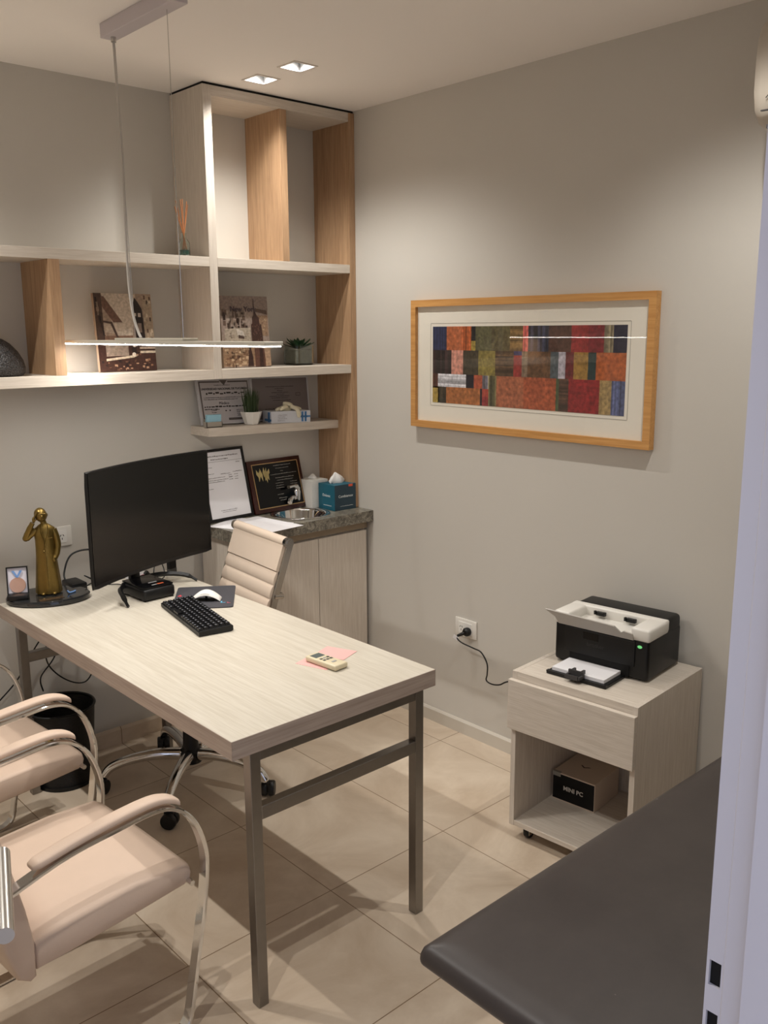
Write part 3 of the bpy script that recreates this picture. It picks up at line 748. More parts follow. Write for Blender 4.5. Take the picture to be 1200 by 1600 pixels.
# head tilted into the hand
m.sphere((-.008, -.006, .292), .0235, 18, 12, (.92, 1.05, 1.12), Matrix.Rotation(math.radians(-14), 3, 'Y'))
m.sphere((-.003, -.0295, .288), .0052, 8, 6, (.8, 1, 1.4))   # nose
m.sphere((.0135, -.004, .290), .0048, 8, 6, (.5, 1, 1.4))    # ear
m.tube([(-.012, -.0295, .299), (-.003, -.0308, .3005), (.008, -.0275, .299)], .0014, 6)   # brow
m.tube([(-.007, -.0285, .2785), (.002, -.0275, .278)], .0012, 6)   # mouth
# raised arm: shoulder, elbow out to the side, hand on the forehead
m.tube(smooth_path([(-.028, 0, .238), (-.045, -.004, .222), (-.062, -.008, .208)], 5), [.0125]*5+[.0115]*5+[.0105], 12)
m.sphere((-.063, -.008, .210), .0115, 12, 8)
m.tube(smooth_path([(-.063, -.008, .210), (-.052, -.012, .236), (-.036, -.016, .266)], 5), [.011]*4+[.010]*4+[.0085]*3, 12)
m.sphere((-.031, -.018, .277), .0085, 10, 8, (.7, 1, 1.3))
for i in range(4): m.tube(smooth_path([(-.030, -.022+.006*i-.003, .282), (-.024, -.028+.0055*i, .296), (-.014, -.029+.0055*i, .307-.001*i)], 3), .0026, 6)
m.tube([(-.029, -.024, .275), (-.021, -.028, .280)], .0027, 6)
# hanging arm with the hand in the pocket
m.tube(smooth_path([(.030, 0, .236), (.039, -.001, .205), (.042, -.004, .178), (.037, -.010, .148), (.029, -.016, .132)], 5), [.0125]*6+[.0115]*6+[.0105]*4+[.0095]*5, 12)
m.sphere((.027, -.018, .127), .0075, 10, 8, (.9, .8, 1.3))
# lapels, stethoscope, buttons, pocket, shoes
m.tube(smooth_path([(-.014, -.014, .257), (-.014, -.0215, .235), (-.006, -.0235, .205), (0, -.0235, .18)], 5), .0032, 6)
m.tube(smooth_path([(.014, -.012, .257), (.016, -.0215, .235), (.006, -.0235, .205), (0, -.0235, .18)], 5), .0032, 6)
m.tube(smooth_path([(-.008, -.014, .258), (-.006, -.025, .230), (-.002, -.026, .195), (-.005, -.027, .165)], 5), .0016, 6)
m.sphere((-.005, -.0275, .162), .0045, 8, 6)
for z in (.175, .155): m.sphere((.008, -.0235, z), .0025, 8, 6)
m.box(.010, .026, -.0245, -.021, .208, .211)
m.tube([(.001, -.0275, .14), (.002, -.0300, .01)], .0018, 6)
for sx in (-.018, .020): m.sphere((sx, -.026, .006), .0095, 10, 8, (.9, 1.5, .62))
m.build('figure', GOLD, st, smooth=50, world=False)

md = thing('medal_case', (-1.573, -.215, ZS), 'open black case with a pink-gold medal on blue ribbon', 'medal', rot=(0, 0, math.radians(-24)))
LIN = mat('white_lining', (214, 212, 222), .7); RIB = mat('blue_ribbon', (110, 150, 205), .6); MED = mat('pink_gold_medal', (206, 168, 150), .35, .5, bump=.3, bscale=300)
m = MB(); m.box(-.036, .036, -.026, .026, 0, .016, .002); m.build('case_base', BLACK, md, smooth=40, world=False)
Ml = T((0, .018, .014)) @ Matrix.Rotation(math.radians(-10), 4, 'X')
m = MB()
m.box(-.036, .036, .004, .016, 0, .096, .001, M=Ml); m.box(-.036, -.032, -.006, .005, 0, .096, M=Ml); m.box(.032, .036, -.006, .005, 0, .096, M=Ml); m.box(-.036, .036, -.006, .005, .092, .096, M=Ml); m.build('lid', BLACK, md, world=False)
m = MB(); m.box(-.0318, .0318, .0005, .0038, .002, .0915, M=Ml); m.build('lining', LIN, md, world=False)
Mr = Ml @ T((0, 0, .030)) @ Matrix.Rotation(math.pi/2, 4, 'X')
m = MB(); m.lathe([(.018, .0), (.0265, .0), (.0275, .002), (.0265, .005), (.023, .0042), (.01, .0048)], seg=36, M=Mr); m.build('medal_disc', MED, md, smooth=40, world=False)
m = MB(); m.prism([(-.018, .082), (-.009, .082), (.002, .060), (-.002, .056)], 'y', -.004, -.002, M=Ml); m.prism([(.018, .082), (.009, .082), (-.002, .060), (.002, .056)], 'y', -.006, -.004, M=Ml); m.build('ribbon', RIB, md, world=False)
rb = thing('blue_clip', (-1.402, -.275, ZS), 'pale blue plastic clip on the dark stone base', 'clip', rot=(0, 0, .3))
m = MB(); m.tube(smooth_path([(-.016, .004, .012), (-.012, 0, .004), (0, -.002, .003), (.018, .002, .003)], 4), .0028, 6); m.build('strap', RIB, rb, smooth=True, world=False)

# ------------------------------------------------------------------ sockets
def socket(loc, rot, wd, hg, label, slots):
    o = thing('wall_socket', loc, label, 'socket', rot=rot)
    m = MB(); m.box(-wd/2, wd/2, -.009, -.0004, -hg/2, hg/2, .003, 2); m.build('cover_plate', WHITEP, o, smooth=40, world=False)
    m = MB(); m.box(-wd*.31, wd*.31, -.0115, -.0088, -hg*.32, hg*.32, .001); m.build('socket_insert', WHITEB, o, world=False)
    m = MB()
    for sx in slots:
        for a, px, pz in ((30, -.0055, .004), (-30, .0055, .004), (0, 0, -.009)):
            m.box(-.0012, .0012, -.0121, -.0115, -.004, .004, M=T((sx+px, 0, pz)) @ Matrix.Rotation(math.radians(a), 4, 'Y'))
    m.build('pin_slots', BLACKM, o, world=False)
    return o
socket((-1.333, 0, .924), (0, 0, 0), .118, .078, 'white wall socket behind the gold statuette', (-.018, .018))
so = socket((0, -.936, .4755), (0, 0, math.radians(-90)), .118, .078, 'white wall socket with black plug on the right wall', (-.022, .020))
pl = thing('plugged_cable', (-.013, -.957, .468), 'black plug and cord running from the right wall socket behind the printer stand', 'cable')
m = MB(); Mx = T((-.0005, 0, 0)) @ Matrix.Rotation(-math.pi/2, 4, 'Y')
m.lathe([(.017, 0), (.0185, .004), (.0185, .016), (.013, .024), (.006, .026)], seg=24, M=Mx); m.tube([(-.016, 0, 0), (-.030, .012, -.008), (-.038, .026, -.016)], [.008, .007, .0055], 10)
m.build('plug', BLACK, pl, smooth=40, world=False)
w_ = [(-.051, -.931, .452), (-.055, -.935, .440), (-.053, -.96, .428), (-.05, -1.02, .420), (-.05, -1.062, .413), (-.05, -1.094, .374), (-.05, -1.096, .330), (-.05, -1.092, .302), (-.05, -1.120, .294), (-.048, -1.16, .302), (-.045, -1.21, .330), (-.035, -1.34, .36), (-.03, -1.50, .40)]
m = MB(); m.tube(smooth_path(w_, 7), .003, 8); m.build('cord', BLACK, pl, smooth=True)
m = MB(); m.box(-.0005, .0005, -.012, .012, -.009, .009, M=T((-.057, -.925, .444)) @ Matrix.Rotation(.5, 4, 'X') @ Matrix.Rotation(.3, 4, 'Z')); m.build('cord_tag', PAPER, pl)

# ------------------------------------------------------------------ nightstand on casters, printer
ns = thing('printer_stand', (-.4825, -1.581, 0), 'pale wooden rolling stand with one drawer and open shelf', 'stand', rot=(0, 0, math.radians(4.4)))
W, DP = .452, .438
def nb(name, mb, m, **k): return mb.build(name, m, ns, world=False, **k)
nb('side_panel', MB().box(0, DP, -.018, 0, .046, .6, .0008), OAKZ); nb('side_panel', MB().box(0, DP, -W, -W+.018, .046, .6, .0008), OAKZ)
NTOP = wood('stand_top', (206, 196, 180), (232, 224, 210), 'y', 45)
nb('top_board', MB().box(.001, DP, -W+.018, -.018, .560, .5995, .0008), OAKY)
nb('bottom_board', MB().box(.001, DP, -W+.018, -.018, .047, .065, .0008), OAKY)
nb('back_panel', MB().box(DP-.006, DP-.001, -W+.018, -.018, .065, .560), OAKZ)
nb('divider_board', MB().box(.02, DP-.006, -W+.018, -.018, .41, .422), OAKY)
dw = MB().box(-.019, -.001, -W-.0, 0.004, .402, .574, .0015); nb('drawer', dw, OAKY)
for (cx, cy) in ((.035, -.055), (.035, -W+.05), (DP-.05, -.05), (DP-.05, -W+.05)):
    m = MB(); m.box(cx-.022, cx+.022, cy-.018, cy+.018, .043, .0465); m.box(cx-.012, cx+.016, cy-.013, cy-.011, .016, .043); m.box(cx-.012, cx+.016, cy+.011, cy+.013, .016, .043)
    cst = m.build('caster', CHROMED, ns, world=False)
    m = MB(); m.lathe([(.004, -.0095), (.019, -.0095), (.0205, -.007), (.0205, .007), (.019, .0095), (.004, .0095)], seg=24, M=T((cx+.004, cy, .0207)) @ Matrix.Rotation(math.pi/2, 4, 'X')); m.build('wheel', BLACK, cst, smooth=40, world=False)

bxx = thing('mini_pc_carton', (-.262, -1.594, .0655), 'beige carton with black MINI PC front inside the rolling stand', 'box', rot=(0, 0, math.radians(6)))
CART = mat('beige_carton', (212, 194, 176), .7)
m = MB(); m.box(0, .175, -.166, 0, 0, .105, .001); m.build('carton', CART, bxx, world=False)
m = MB(); m.box(-.0006, 0, -.164, -.002, .005, .100); pf = m.build('black_front', BLACKM, bxx, world=False)
m = MB(); text_mb(m, 'MINI PC', .022, T((-.0010, -.083, .052)) @ FACE_X, bold=True); m.build('lettering', mat('white_print', (215, 212, 205), .5), bxx, world=False)
m = MB(); m.box(-.0012, -.0004, -.032, -.002, .090, .104); m.box(-.0012, .01, -.032, -.002, .1052, .1056); m.build('sticker', mat('grey_sticker', (150, 148, 138), .6), bxx, world=False)
m = MB(); m.prism([(.085, -.075), (.10, -.055), (.10, -.062), (.09, -.075), (.10, -.088), (.10, -.095)], 'z', .1051, .1055); m.build('printed_mark', INK, bxx, world=False)

pr = thing('laser_printer', (-.3015, -1.612, .6002), 'black and white laser printer on the rolling stand', 'printer', rot=(0, 0, math.radians(6.0)))
PW, PD, PH = .338, .238, .176
m = MB()
m.box(0, PD, -PW, 0, .004, PH-.035, .012, 3); m.box(.134, PD, -PW+.002, -.002, PH-.060, PH, .014, 4)
m.build('body', BLACK, pr, smooth=40, world=False)
# white top cover: frame round a sunken output bay
m = MB(); z0, z1 = PH-.042, PH+.001
def lip(x, y0, y1): pass
m.box(-.006, .135, -.056, .004, z0, z1, .009, 3)             # left block
m.box(-.006, .135, -PW-.004, -PW+.062, z0, z1, .009, 3)      # right block
m.box(.108, .140, -PW-.002, .002, z0+.005, z1+.001, .006, 3)     # rear strip
m.box(-.004, .112, -PW+.05, -.045, z0+.001, z0+.010)           # bay floor
m.build('top_cover', WHITEP, pr, smooth=40, world=False)
GFLAP = mat('grey_flap', (176, 170, 162), .45)
Mf = T((-.006, 0, PH-.040)) @ Matrix.Rotation(math.radians(-32), 4, 'Y')
m = MB(); m.prism([(-.018, 0), (-PW+.050, 0), (-PW+.046, .030), (-PW+.075, .034), (-PW+.088, .024), (-PW+.105, .048), (-.20, .050), (.018, .058), (-.012, .03)], 'x', -.002, .002, M=Mf); m.build('output_flap', GFLAP, pr, world=False)
m = MB()
for yy in (-.115, -.225):
    m.box(.095, .108, yy-.016, yy+.016, PH-.022, PH-.010); m.box(.088, .097, yy-.020, yy-.014, PH-.018, PH-.006); m.box(.088, .097, yy+.014, yy+.020, PH-.018, PH-.006)
m.build('output_rollers', BLACK, pr, world=False)
m = MB(); m.box(-.0050, .002, -PW+.045, -.040, .045, PH-.045, .002); m.build('front_cover', BLACK, pr, world=False)
m = MB(); m.box(-.0062, -.0048, -.165, -.11, PH-.075, PH-.052, .0004); m.build('grip_recess', BLACKG, pr, world=False)
m = MB(); m.lathe([(.010, 0), (.010, .0015)], sx=.8, sy=.5, seg=20, M=T((-.0005, -PW+.030, PH-.060)) @ Matrix.Rotation(-math.pi/2, 4, 'Y') @ Matrix.Rotation(math.pi/2, 4, 'Z'))
tag(m.build('power_button', mat('green_button', (120, 200, 130), .4, emit=(110, 220, 130), estr=.3), pr, world=False), 'small green lit button')
m = MB(); m.box(-.002, .012, -.275, -.06, .006, .044); m.build('tray_slot', BLACKM, pr, world=False)
m = MB(); m.box(-.128, .0, -.262, -.048, .0005, .010, .002); m.box(-.128, -.115, -.262, -.048, .008, .012); tr = m.build('paper_tray', BLACK, pr, world=False)
m = MB(); m.box(-.112, .010, -.247, -.060, .0102, .022, .0004); m.build('paper_stack', PAPER, pr, world=False)
m = MB()
m.box(-.150, -.122, -.182, -.128, .0125, .016); m.box(-.150, -.122, -.134, -.128, .0125, .024); m.box(-.150, -.122, -.182, -.176, .0125, .024); m.box(-.126, -.118, -.182, -.128, .0125, .034); m.box(-.120, -.100, -.175, -.168, .022, .034); m.box(-.120, -.100, -.142, -.135, .022, .034); m.box(-.152, -.147, -.175, -.135, .0125, .026)
m.build('paper_guide', DGREY, pr, world=False)
for sx in (.03, PD-.03):
    for sy in (-.03, -PW+.03): m = MB(); m.box(sx-.01, sx+.01, sy-.01, sy+.01, 0, .005); m.build('rubber_foot', BLACKM, pr, world=False)
m = MB(); text_mb(m, 'brother', .020, T((-.0052, -.155, .085)) @ FACE_X); m.build('embossed_lettering', mat('dark_emboss', (38, 38, 40), .3), pr, world=False)

# ------------------------------------------------------------------ framed abstract picture on the right wall
pa = thing('framed_picture', (0, -1.198, 1.563), 'wide abstract patchwork picture in honey wood frame on the right wall', 'picture')
Y0, Y1, Z0, Z1 = -.6291, -1.7672, 1.3046, 1.8216
fb = .027
def mitre(a0, a1, axis):
    pass
for seg in ('top', 'bottom', 'left', 'right'):
    m = MB(); x0, x1 = -.031, -.0015
    if seg == 'top': poly = [(Y0, Z1), (Y1, Z1), (Y1+fb, Z1-fb), (Y0-fb, Z1-fb)]
    if seg == 'bottom': poly = [(Y0, Z0), (Y0-fb, Z0+fb), (Y1+fb, Z0+fb), (Y1, Z0)]
    if seg == 'left': poly = [(Y0, Z0), (Y0, Z1), (Y0-fb, Z1-fb), (Y0-fb, Z0+fb)]
    if seg == 'right': poly = [(Y1, Z1), (Y1, Z0), (Y1+fb, Z0+fb), (Y1+fb, Z1-fb)]
    m.prism(poly, 'x', x0, x1); P('frame_bar', m, FRAMEW, pa)
MATB = mat('mat_board', (236, 230, 216), .8)
m = MB(); m.box(-.016, -.006, Y1+fb, Y0-fb, Z0+fb, Z1-fb); P('mat_board', m, MATB, pa)
AY0, AY1, AZ0, AZ1 = -.745, -1.657, 1.410, 1.715
m = MB(); e = .012
for a in ((AY1-e, AY0+e, AZ1+e, AZ1+e+.0016), (AY1-e, AY0+e, AZ0-e-.0016, AZ0-e), (AY1-e-.0016, AY1-e, AZ0-e, AZ1+e), (AY0+e, AY0+e+.0016, AZ0-e, AZ1+e)): m.box(-.0168, -.016, *a)
P('mat_bevel', m, mat('grey_bevel', (168, 162, 152), .8), pa)
art = MB()
u = lambda px: (px-145)/825.0
def patch(a, b_, v0, v1, c, tex=0):
    g_ = sum(c)/3; c = tuple((q*.86+g_*.14)*.90 for q in c)
    ya, yb = AY0+(AY1-AY0)*u(a), AY0+(AY1-AY0)*u(b_); za, zb = AZ1+(AZ0-AZ1)*v0, AZ1+(AZ0-AZ1)*v1
    if tex == 'v' or tex == 'h' or tex == 's':
        n = max(3, int(abs(yb-ya)/.006)) if tex != 'h' else max(4, int(abs(zb-za)/.006))
        for i in range(n):
            k = random.uniform(.72, 1.25) if tex != 's' else random.uniform(.5, 1.6)
            cc = tuple(max(0, min(255, q*k)) for q in c)
            if tex == 'h': art.box(-.0172, -.016, ya, yb, za+(zb-za)*i/n, za+(zb-za)*(i+1)/n, c=cc)
            else: art.box(-.0172, -.016, ya+(yb-ya)*i/n, ya+(yb-ya)*(i+1)/n, za, zb, c=cc)
    elif tex == 'b':
        n = max(3, int(abs(yb-ya)/.012)); q_ = max(3, int(abs(zb-za)/.010))
        for i in range(n):
            for j in range(q_):
                k = random.uniform(.92, 1.08); cc = tuple(max(0, min(255, q*k)) for q in c)
                art.box(-.0172, -.016, ya+(yb-ya)*i/n, ya+(yb-ya)*(i+1)/n, za+(zb-za)*j/q_, za+(zb-za)*(j+1)/q_, c=cc)
    else: art.box(-.0172, -.016, ya, yb, za, zb, c=c)
r1, r2 = .305, .615
for p in [(145, 215, 0, r1, (48, 58, 104), 'v'), (215, 285, 0, r1, (206, 104, 52), 'b'), (285, 335, 0, r1, (190, 88, 36), 'v'), (335, 355, 0, r1*.6, (26, 24, 28)), (335, 355, r1*.6, r1, (186, 160, 60)),
          (355, 430, 0, r1, (104, 100, 62), 'b'), (430, 512, 0, r1, (104, 94, 56), 'b'), (512, 568, 0, r1, (138, 106, 56), 'h'), (568, 590, 0, r1, (216, 92, 84), 'v'), (590, 675, 0, r1, (46, 48, 66), 's'),
          (675, 765, 0, r1, (98, 62, 46), 'b'), (765, 830, 0, r1, (176, 48, 44), 'b'), (830, 888, 0, r1, (146, 38, 44), 'b'), (888, 922, 0, r1, (140, 126, 96), 'v'), (922, 970, 0, r1, (34, 34, 62)),
          (145, 240, r1, r2, (52, 34, 32), 's'), (240, 297, r1, r2, (236, 156, 132)), (297, 370, r1, r2, (74, 64, 44), 'b'), (370, 448, r1, r2, (156, 138, 62), 'b'), (448, 530, r1, r2, (100, 74, 48), 'h'),
          (530, 565, r1, r1+.05, (60, 64, 120)), (530, 565, r1+.05, r2, (178, 52, 44)), (565, 590, r1, r2, (168, 140, 110), 'v'), (590, 685, r1, r2, (116, 78, 44), 'b'), (685, 717, r1, r2, (92, 104, 110), 'v'),
          (717, 745, r1, r2, (196, 190, 202)), (745, 777, r1, r2, (122, 34, 36), 'b'), (777, 832, r1, r2, (178, 132, 52)), (832, 862, r1, r2, (28, 58, 58), 'b'), (862, 970, r1, r2, (204, 96, 34)),
          (145, 172, r2, r2+.19, (110, 60, 40), 'v'), (172, 312, r2, r2+.17, (206, 204, 208), 'h'), (312, 350, r2, r2+.17, (34, 28, 40)), (350, 390, r2, r2+.17, (206, 92, 56)), (390, 415, r2, r2+.17, (124, 120, 132), 'v'),
          (145, 178, r2+.17, 1, (196, 162, 66)), (172, 215, r2+.17, 1, (74, 62, 42), 'v'), (215, 380, r2+.17, 1, (192, 112, 52), 'b'), (380, 390, r2+.17, 1, (52, 34, 40)), (390, 420, r2+.17, r2+.27, (212, 78, 56)), (390, 420, r2+.27, 1, (176, 52, 52)),
          (418, 455, r2, 1, (98, 92, 58), 's'), (455, 575, r2, 1, (194, 106, 66), 'b'), (575, 710, r2, 1, (192, 88, 46), 'b'), (710, 722, r2, 1, (80, 96, 58)), (722, 760, r2, 1, (92, 62, 44), 'h'), (760, 878, r2, 1, (168, 34, 34), 'b'),
          (878, 922, r2, 1, (180, 148, 88), 'b'), (922, 970, r2, 1, (88, 98, 146), 'v')]:
    patch(*p)
P('artwork', art, vcol_mat('patchwork_paint', .55, .6, 300, .38, 75), pa)
def pane_material():
    m = bpy.data.materials.new('picture_glass'); m.use_nodes = True; t = NT(m); nt = t.n
    out = nt['Material Output']; g = t.node('ShaderNodeBsdfGlossy'); g.inputs['Roughness'].default_value = 0.01
    tr_ = t.node('ShaderNodeBsdfTransparent'); f = t.node('ShaderNodeFresnel'); f.inputs['IOR'].default_value = 1.5
    mx = t.node('ShaderNodeMixShader'); geo = t.node('ShaderNodeNewGeometry'); sb = t.node('ShaderNodeMath', operation='SUBTRACT'); sb.inputs[0].default_value = 1; t.link(geo.outputs['Backfacing'], sb.inputs[1]); ml = t.node('ShaderNodeMath', operation='MULTIPLY'); t.link(f.outputs[0], ml.inputs[0]); t.link(sb.outputs[0], ml.inputs[1]); t.link(ml.outputs[0], mx.inputs[0]); t.link(tr_.outputs[0], mx.inputs[1]); t.link(g.outputs[0], mx.inputs[2]); t.link(mx.outputs[0], out.inputs['Surface'])
    return m
PANE = pane_material()
m = MB(); m.box(-.0235, -.0215, Y1+fb-.002, Y0-fb+.002, Z0+fb-.002, Z1-fb+.002); P('glass_pane', m, PANE, pa)

# ------------------------------------------------------------------ examination couch in the right foreground
bd = thing('examination_couch', (-.87, -2.66, 0), 'dark brown vinyl examination couch along the right foreground', 'examination couch')
m = MB()
x0, x1, y0, y1, zt, zb = -1.714, -.02, -2.935, -2.386, .654, .616
def pad_ring(inset, z, r=.018, n=5):
    hx, hy = (x1-x0)/2-inset, (y1-y0)/2-inset; cx, cy = (x0+x1)/2, (y0+y1)/2
    return [(cx+p[0], cy+p[1], z+(.0012*math.sin(p[0]*37+p[1]*53) if inset < .05 else 0)) for p in rrect(hx, hy, max(.012, r-inset), n)]
rr = [pad_ring(.005, zb), pad_ring(.001, zb+.003), pad_ring(0, zb+.008), pad_ring(.001, zt-.022), pad_ring(.006, zt-.011), pad_ring(.016, zt-.004), pad_ring(.034, zt), pad_ring(.06, zt+.001), pad_ring(.08, zt+.001)]
m.ring(rr); m.build('pad', VINYL, bd, smooth=60)
P('bed_frame', MB().box(x0+.08, x1-.02, y0+.05, y1-.05, .575, .6165, .002), BLACKM, bd)
for lx in (x0+.30, x1-.12):
    for ly in (y0+.07, y1-.07): P('leg', MB().box(lx-.015, lx+.015, ly-.015, ly+.015, .0005, .575, .0015), STEEL, bd)
for ly in (y0+.07, y1-.07): P('stretcher', MB().box(x0+.315, x1-.135, ly-.01, ly+.01, .18, .20), STEEL, bd)

# door lever
hl = MB(); a_ = Vector((-2.330, -2.231, 1.012)); e_ = Vector((-2.389, -2.394, 1.012))
hl.tube([a_+Vector((-.0, .012, 0)), e_], .0105, 20)
# neck back to the leaf
inv = abs_matrix(dr).inverted(); la = inv @ a_
hl.tube([a_+Vector((0, .002, 0)), abs_matrix(dr) @ Vector((.004, la.y, la.z))], .009, 14)
hl.build('lever_handle', SATIN, dr, smooth=40)

# ------------------------------------------------------------------ air conditioner high on the right wall
ac = thing('air_conditioner', (0, -2.47, 2.22), 'white wall air conditioner high at the right edge', 'air conditioner')
prof = [(-.002, 2.245), (-.002, 2.515), (-.14, 2.515), (-.185, 2.500), (-.205, 2.465), (-.212, 2.40), (-.212, 2.32), (-.20, 2.27), (-.17, 2.238), (-.12, 2.228), (-.05, 2.235)]
ACW = mat('air_conditioner_shell', (196, 186, 172), .35)
m = MB(); rings = []
pv = [Vector(p) for p in prof]; cen = sum(pv, Vector((0, 0)))/len(pv)
for y, k in ((-2.135, .93), (-2.142, .97), (-2.155, 1.0), (-2.80, 1.0), (-2.825, .97), (-2.83, .93)):
    rings.append([(cen.x+(p.x-cen.x)*k if p.x < -.01 else p.x, y, cen.y+(p.y-cen.y)*k) for p in pv])
m.ring(rings); m.build('shell', ACW, ac, smooth=35)
m = MB(); m.box(-.2135, -.205, -2.79, -2.16, 2.268, 2.271); m.build('panel_seam', DGREY, ac)
m = MB(); m.box(-.195, -.14, -2.79, -2.17, 2.226, 2.236, M=None); m.build('air_vane', DGREY, ac)
m = MB(); m.tube([(-.2128, -2.172, 2.300), (-.2132, -2.178, 2.306), (-.2128, -2.186, 2.302), (-.2128, -2.188, 2.29)], .0012, 6); m.build('brand_mark', DGREY, ac)

# ------------------------------------------------------------------ lights: downlights and the pendant
LED = mat('led_lens', (255, 250, 242), .4, emit=(255, 244, 228), estr=9.0)
REFL = mat('reflector', (150, 149, 148), .3)
TRIM = mat('downlight_trim', (222, 214, 206), .4)
DLAB = ['square recessed ceiling downlight nearer the bookshelf', 'square recessed ceiling downlight farther from the bookshelf', 'square recessed ceiling downlight above the examination couch end',
        'square recessed ceiling downlight over the left wall side by the shelves', 'square recessed ceiling downlight over the visitor chairs by the left wall', 'square recessed ceiling downlight by the open door']
def spot(x, y, parent, power, ang=136, blend=1.0, rad=.013, z=H+.030):
    ld = bpy.data.lights.new('downlight_beam', 'SPOT'); ld.energy = power; ld.spot_size = math.radians(ang); ld.spot_blend = blend
    ld.shadow_soft_size = rad; ld.color = (1.0, .972, .925)
    o = bpy.data.objects.new('downlight_beam', ld); COL.objects.link(o); o.parent = parent; o.location = (0, 0, z-H)
    return o
for i, (x, y) in enumerate(DOWNLIGHTS):
    d = thing('downlight', (x, y, H), DLAB[i], 'ceiling light', group='square recessed downlights')
    m = MB(); R0, R1 = .052, .044
    for a in ((-R0, R0, -R0, -R1), (-R0, R0, R1, R0), (-R0, -R1, -R1, R1), (R1, R0, -R1, R1)): m.box(*a, -.003, -.0003)
    m.build('trim', TRIM, d, world=False)
    m = MB(); sq = lambda r, z: [(-r, -r, z), (r, -r, z), (r, r, z), (-r, r, z)]
    m.ring([sq(R1-.0005, -.0028), sq(R1-.0005, .002), sq(.029, .0395), sq(.029, .042), sq(R1-.0002, .042)], cap0=False, cap1=False); m.build('reflector', REFL, d, world=False)
    m = MB(); m.box(-.029, .029, -.029, .029, .0395, .044); m.build('lamp_housing', BLACKM, d, world=False)
    m = MB(); m.lathe([(.007, .0394), (.007, .038), (.005, .0365)], seg=20); m.build('lens', LED, d, world=False)
    spot(x, y, d, SPOT_W*(.62 if i < 2 else 1.1))

pn = thing('pendant_lamp', (-1.28, -.77, 1.6625), 'slim linear pendant lamp hanging on cables over the desk', 'pendant lamp')
LX0, LX1, LY0, LY1, LZ = -1.310, -1.250, -1.407, -.118, 1.6625
PLAMP = mat('lamp_metal', (196, 190, 176), .4, .25)
DIFF = mat('led_diffuser', (255, 252, 244), .5, emit=(255, 249, 242), estr=PENDANT_E)
P('lamp_body', MB().box(LX0, LX1, LY0, LY1, LZ, LZ+.011, .0015), PLAMP, pn)
P('diffuser', MB().box(LX0+.003, LX1-.003, LY0+.006, LY1-.006, LZ-.0032, LZ-.0002, .0006), DIFF, pn)
P('driver_box', MB().box(LX0+.004, LX1-.004, -.985, -.545, LZ+.0112, LZ+.019, .0015), PLAMP, pn)
CAN = mat('canopy_metal', (200, 192, 196), .35, .2)
P('ceiling_canopy', MB().box(-1.315, -1.265, -1.03, -.595, 2.580, H-.0004, .002), CAN, pn)
P('cable_gland', MB().tube([(-1.29, -.632, 2.582), (-1.29, -.632, 2.566)], .008, 12), SATIN, pn)
CORD = mat('grey_cord', (190, 184, 176), .5)
cp = smooth_path([(-1.290, -.632, 2.57), (-1.283, -.625, 2.40), (-1.275, -.617, 2.2), (-1.283, -.625, 2.02), (-1.288, -.633, 1.86), (-1.286, -.645, 1.76), (-1.282, -.664, 1.705), (-1.28, -.68, 1.682)], 8)
P('power_cable', MB().tube(cp, .0042, 10), CORD, pn, smooth=True)
P('suspension_wire', MB().tube([(-1.288, -.955, 2.582), (-1.280, -.945, LZ+.018)], .0011, 6), SATIN, pn)
P('suspension_wire', MB().tube([(-1.288, -.632, 2.57), (-1.280, -.640, LZ+.018)], .0009, 6), SATIN, pn)

# ------------------------------------------------------------------ things on the shelves
# woven dark dome
dv = thing('woven_ornament', (-1.543, -.12, 1.5518), 'dark woven dome-shaped ornament at the left end of the low shelf', 'ornament')
def weave():
    m = bpy.data.materials.new('dark_weave'); m.use_nodes = True; t = NT(m); b = t.b
    b.inputs['Base Color'].default_value = lin((44, 38, 36)); b.inputs['Roughness'].default_value = .45
    tc = t.node('ShaderNodeTexCoord'); v = t.node('ShaderNodeTexVoronoi'); v.inputs['Scale'].default_value = 190; t.link(tc.outputs['Object'], v.inputs['Vector'])
    bp = t.node('ShaderNodeBump'); bp.inputs['Strength'].default_value = .9; bp.inputs['Distance'].default_value = .004; bp.invert = True
    t.link(v.outputs['Distance'], bp.inputs['Height']); t.link(bp.outputs['Normal'], b.inputs['Normal'])
    cr = t.node('ShaderNodeValToRGB'); cr.color_ramp.elements[0].color = lin((64, 56, 52)); cr.color_ramp.elements[1].position = .6; cr.color_ramp.elements[1].color = lin((20, 17, 16))
    t.link(v.outputs['Distance'], cr.inputs['Fac']); t.link(cr.outputs['Color'], b.inputs['Base Color']); return m
m = MB(); m.lathe([(.02, 0), (.082, 0), (.093, .012), (.094, .03), (.088, .055), (.072, .085), (.048, .112), (.024, .128), (.004, .133)], seg=48); m.build('woven_shell', weave(), dv, smooth=40, world=False)

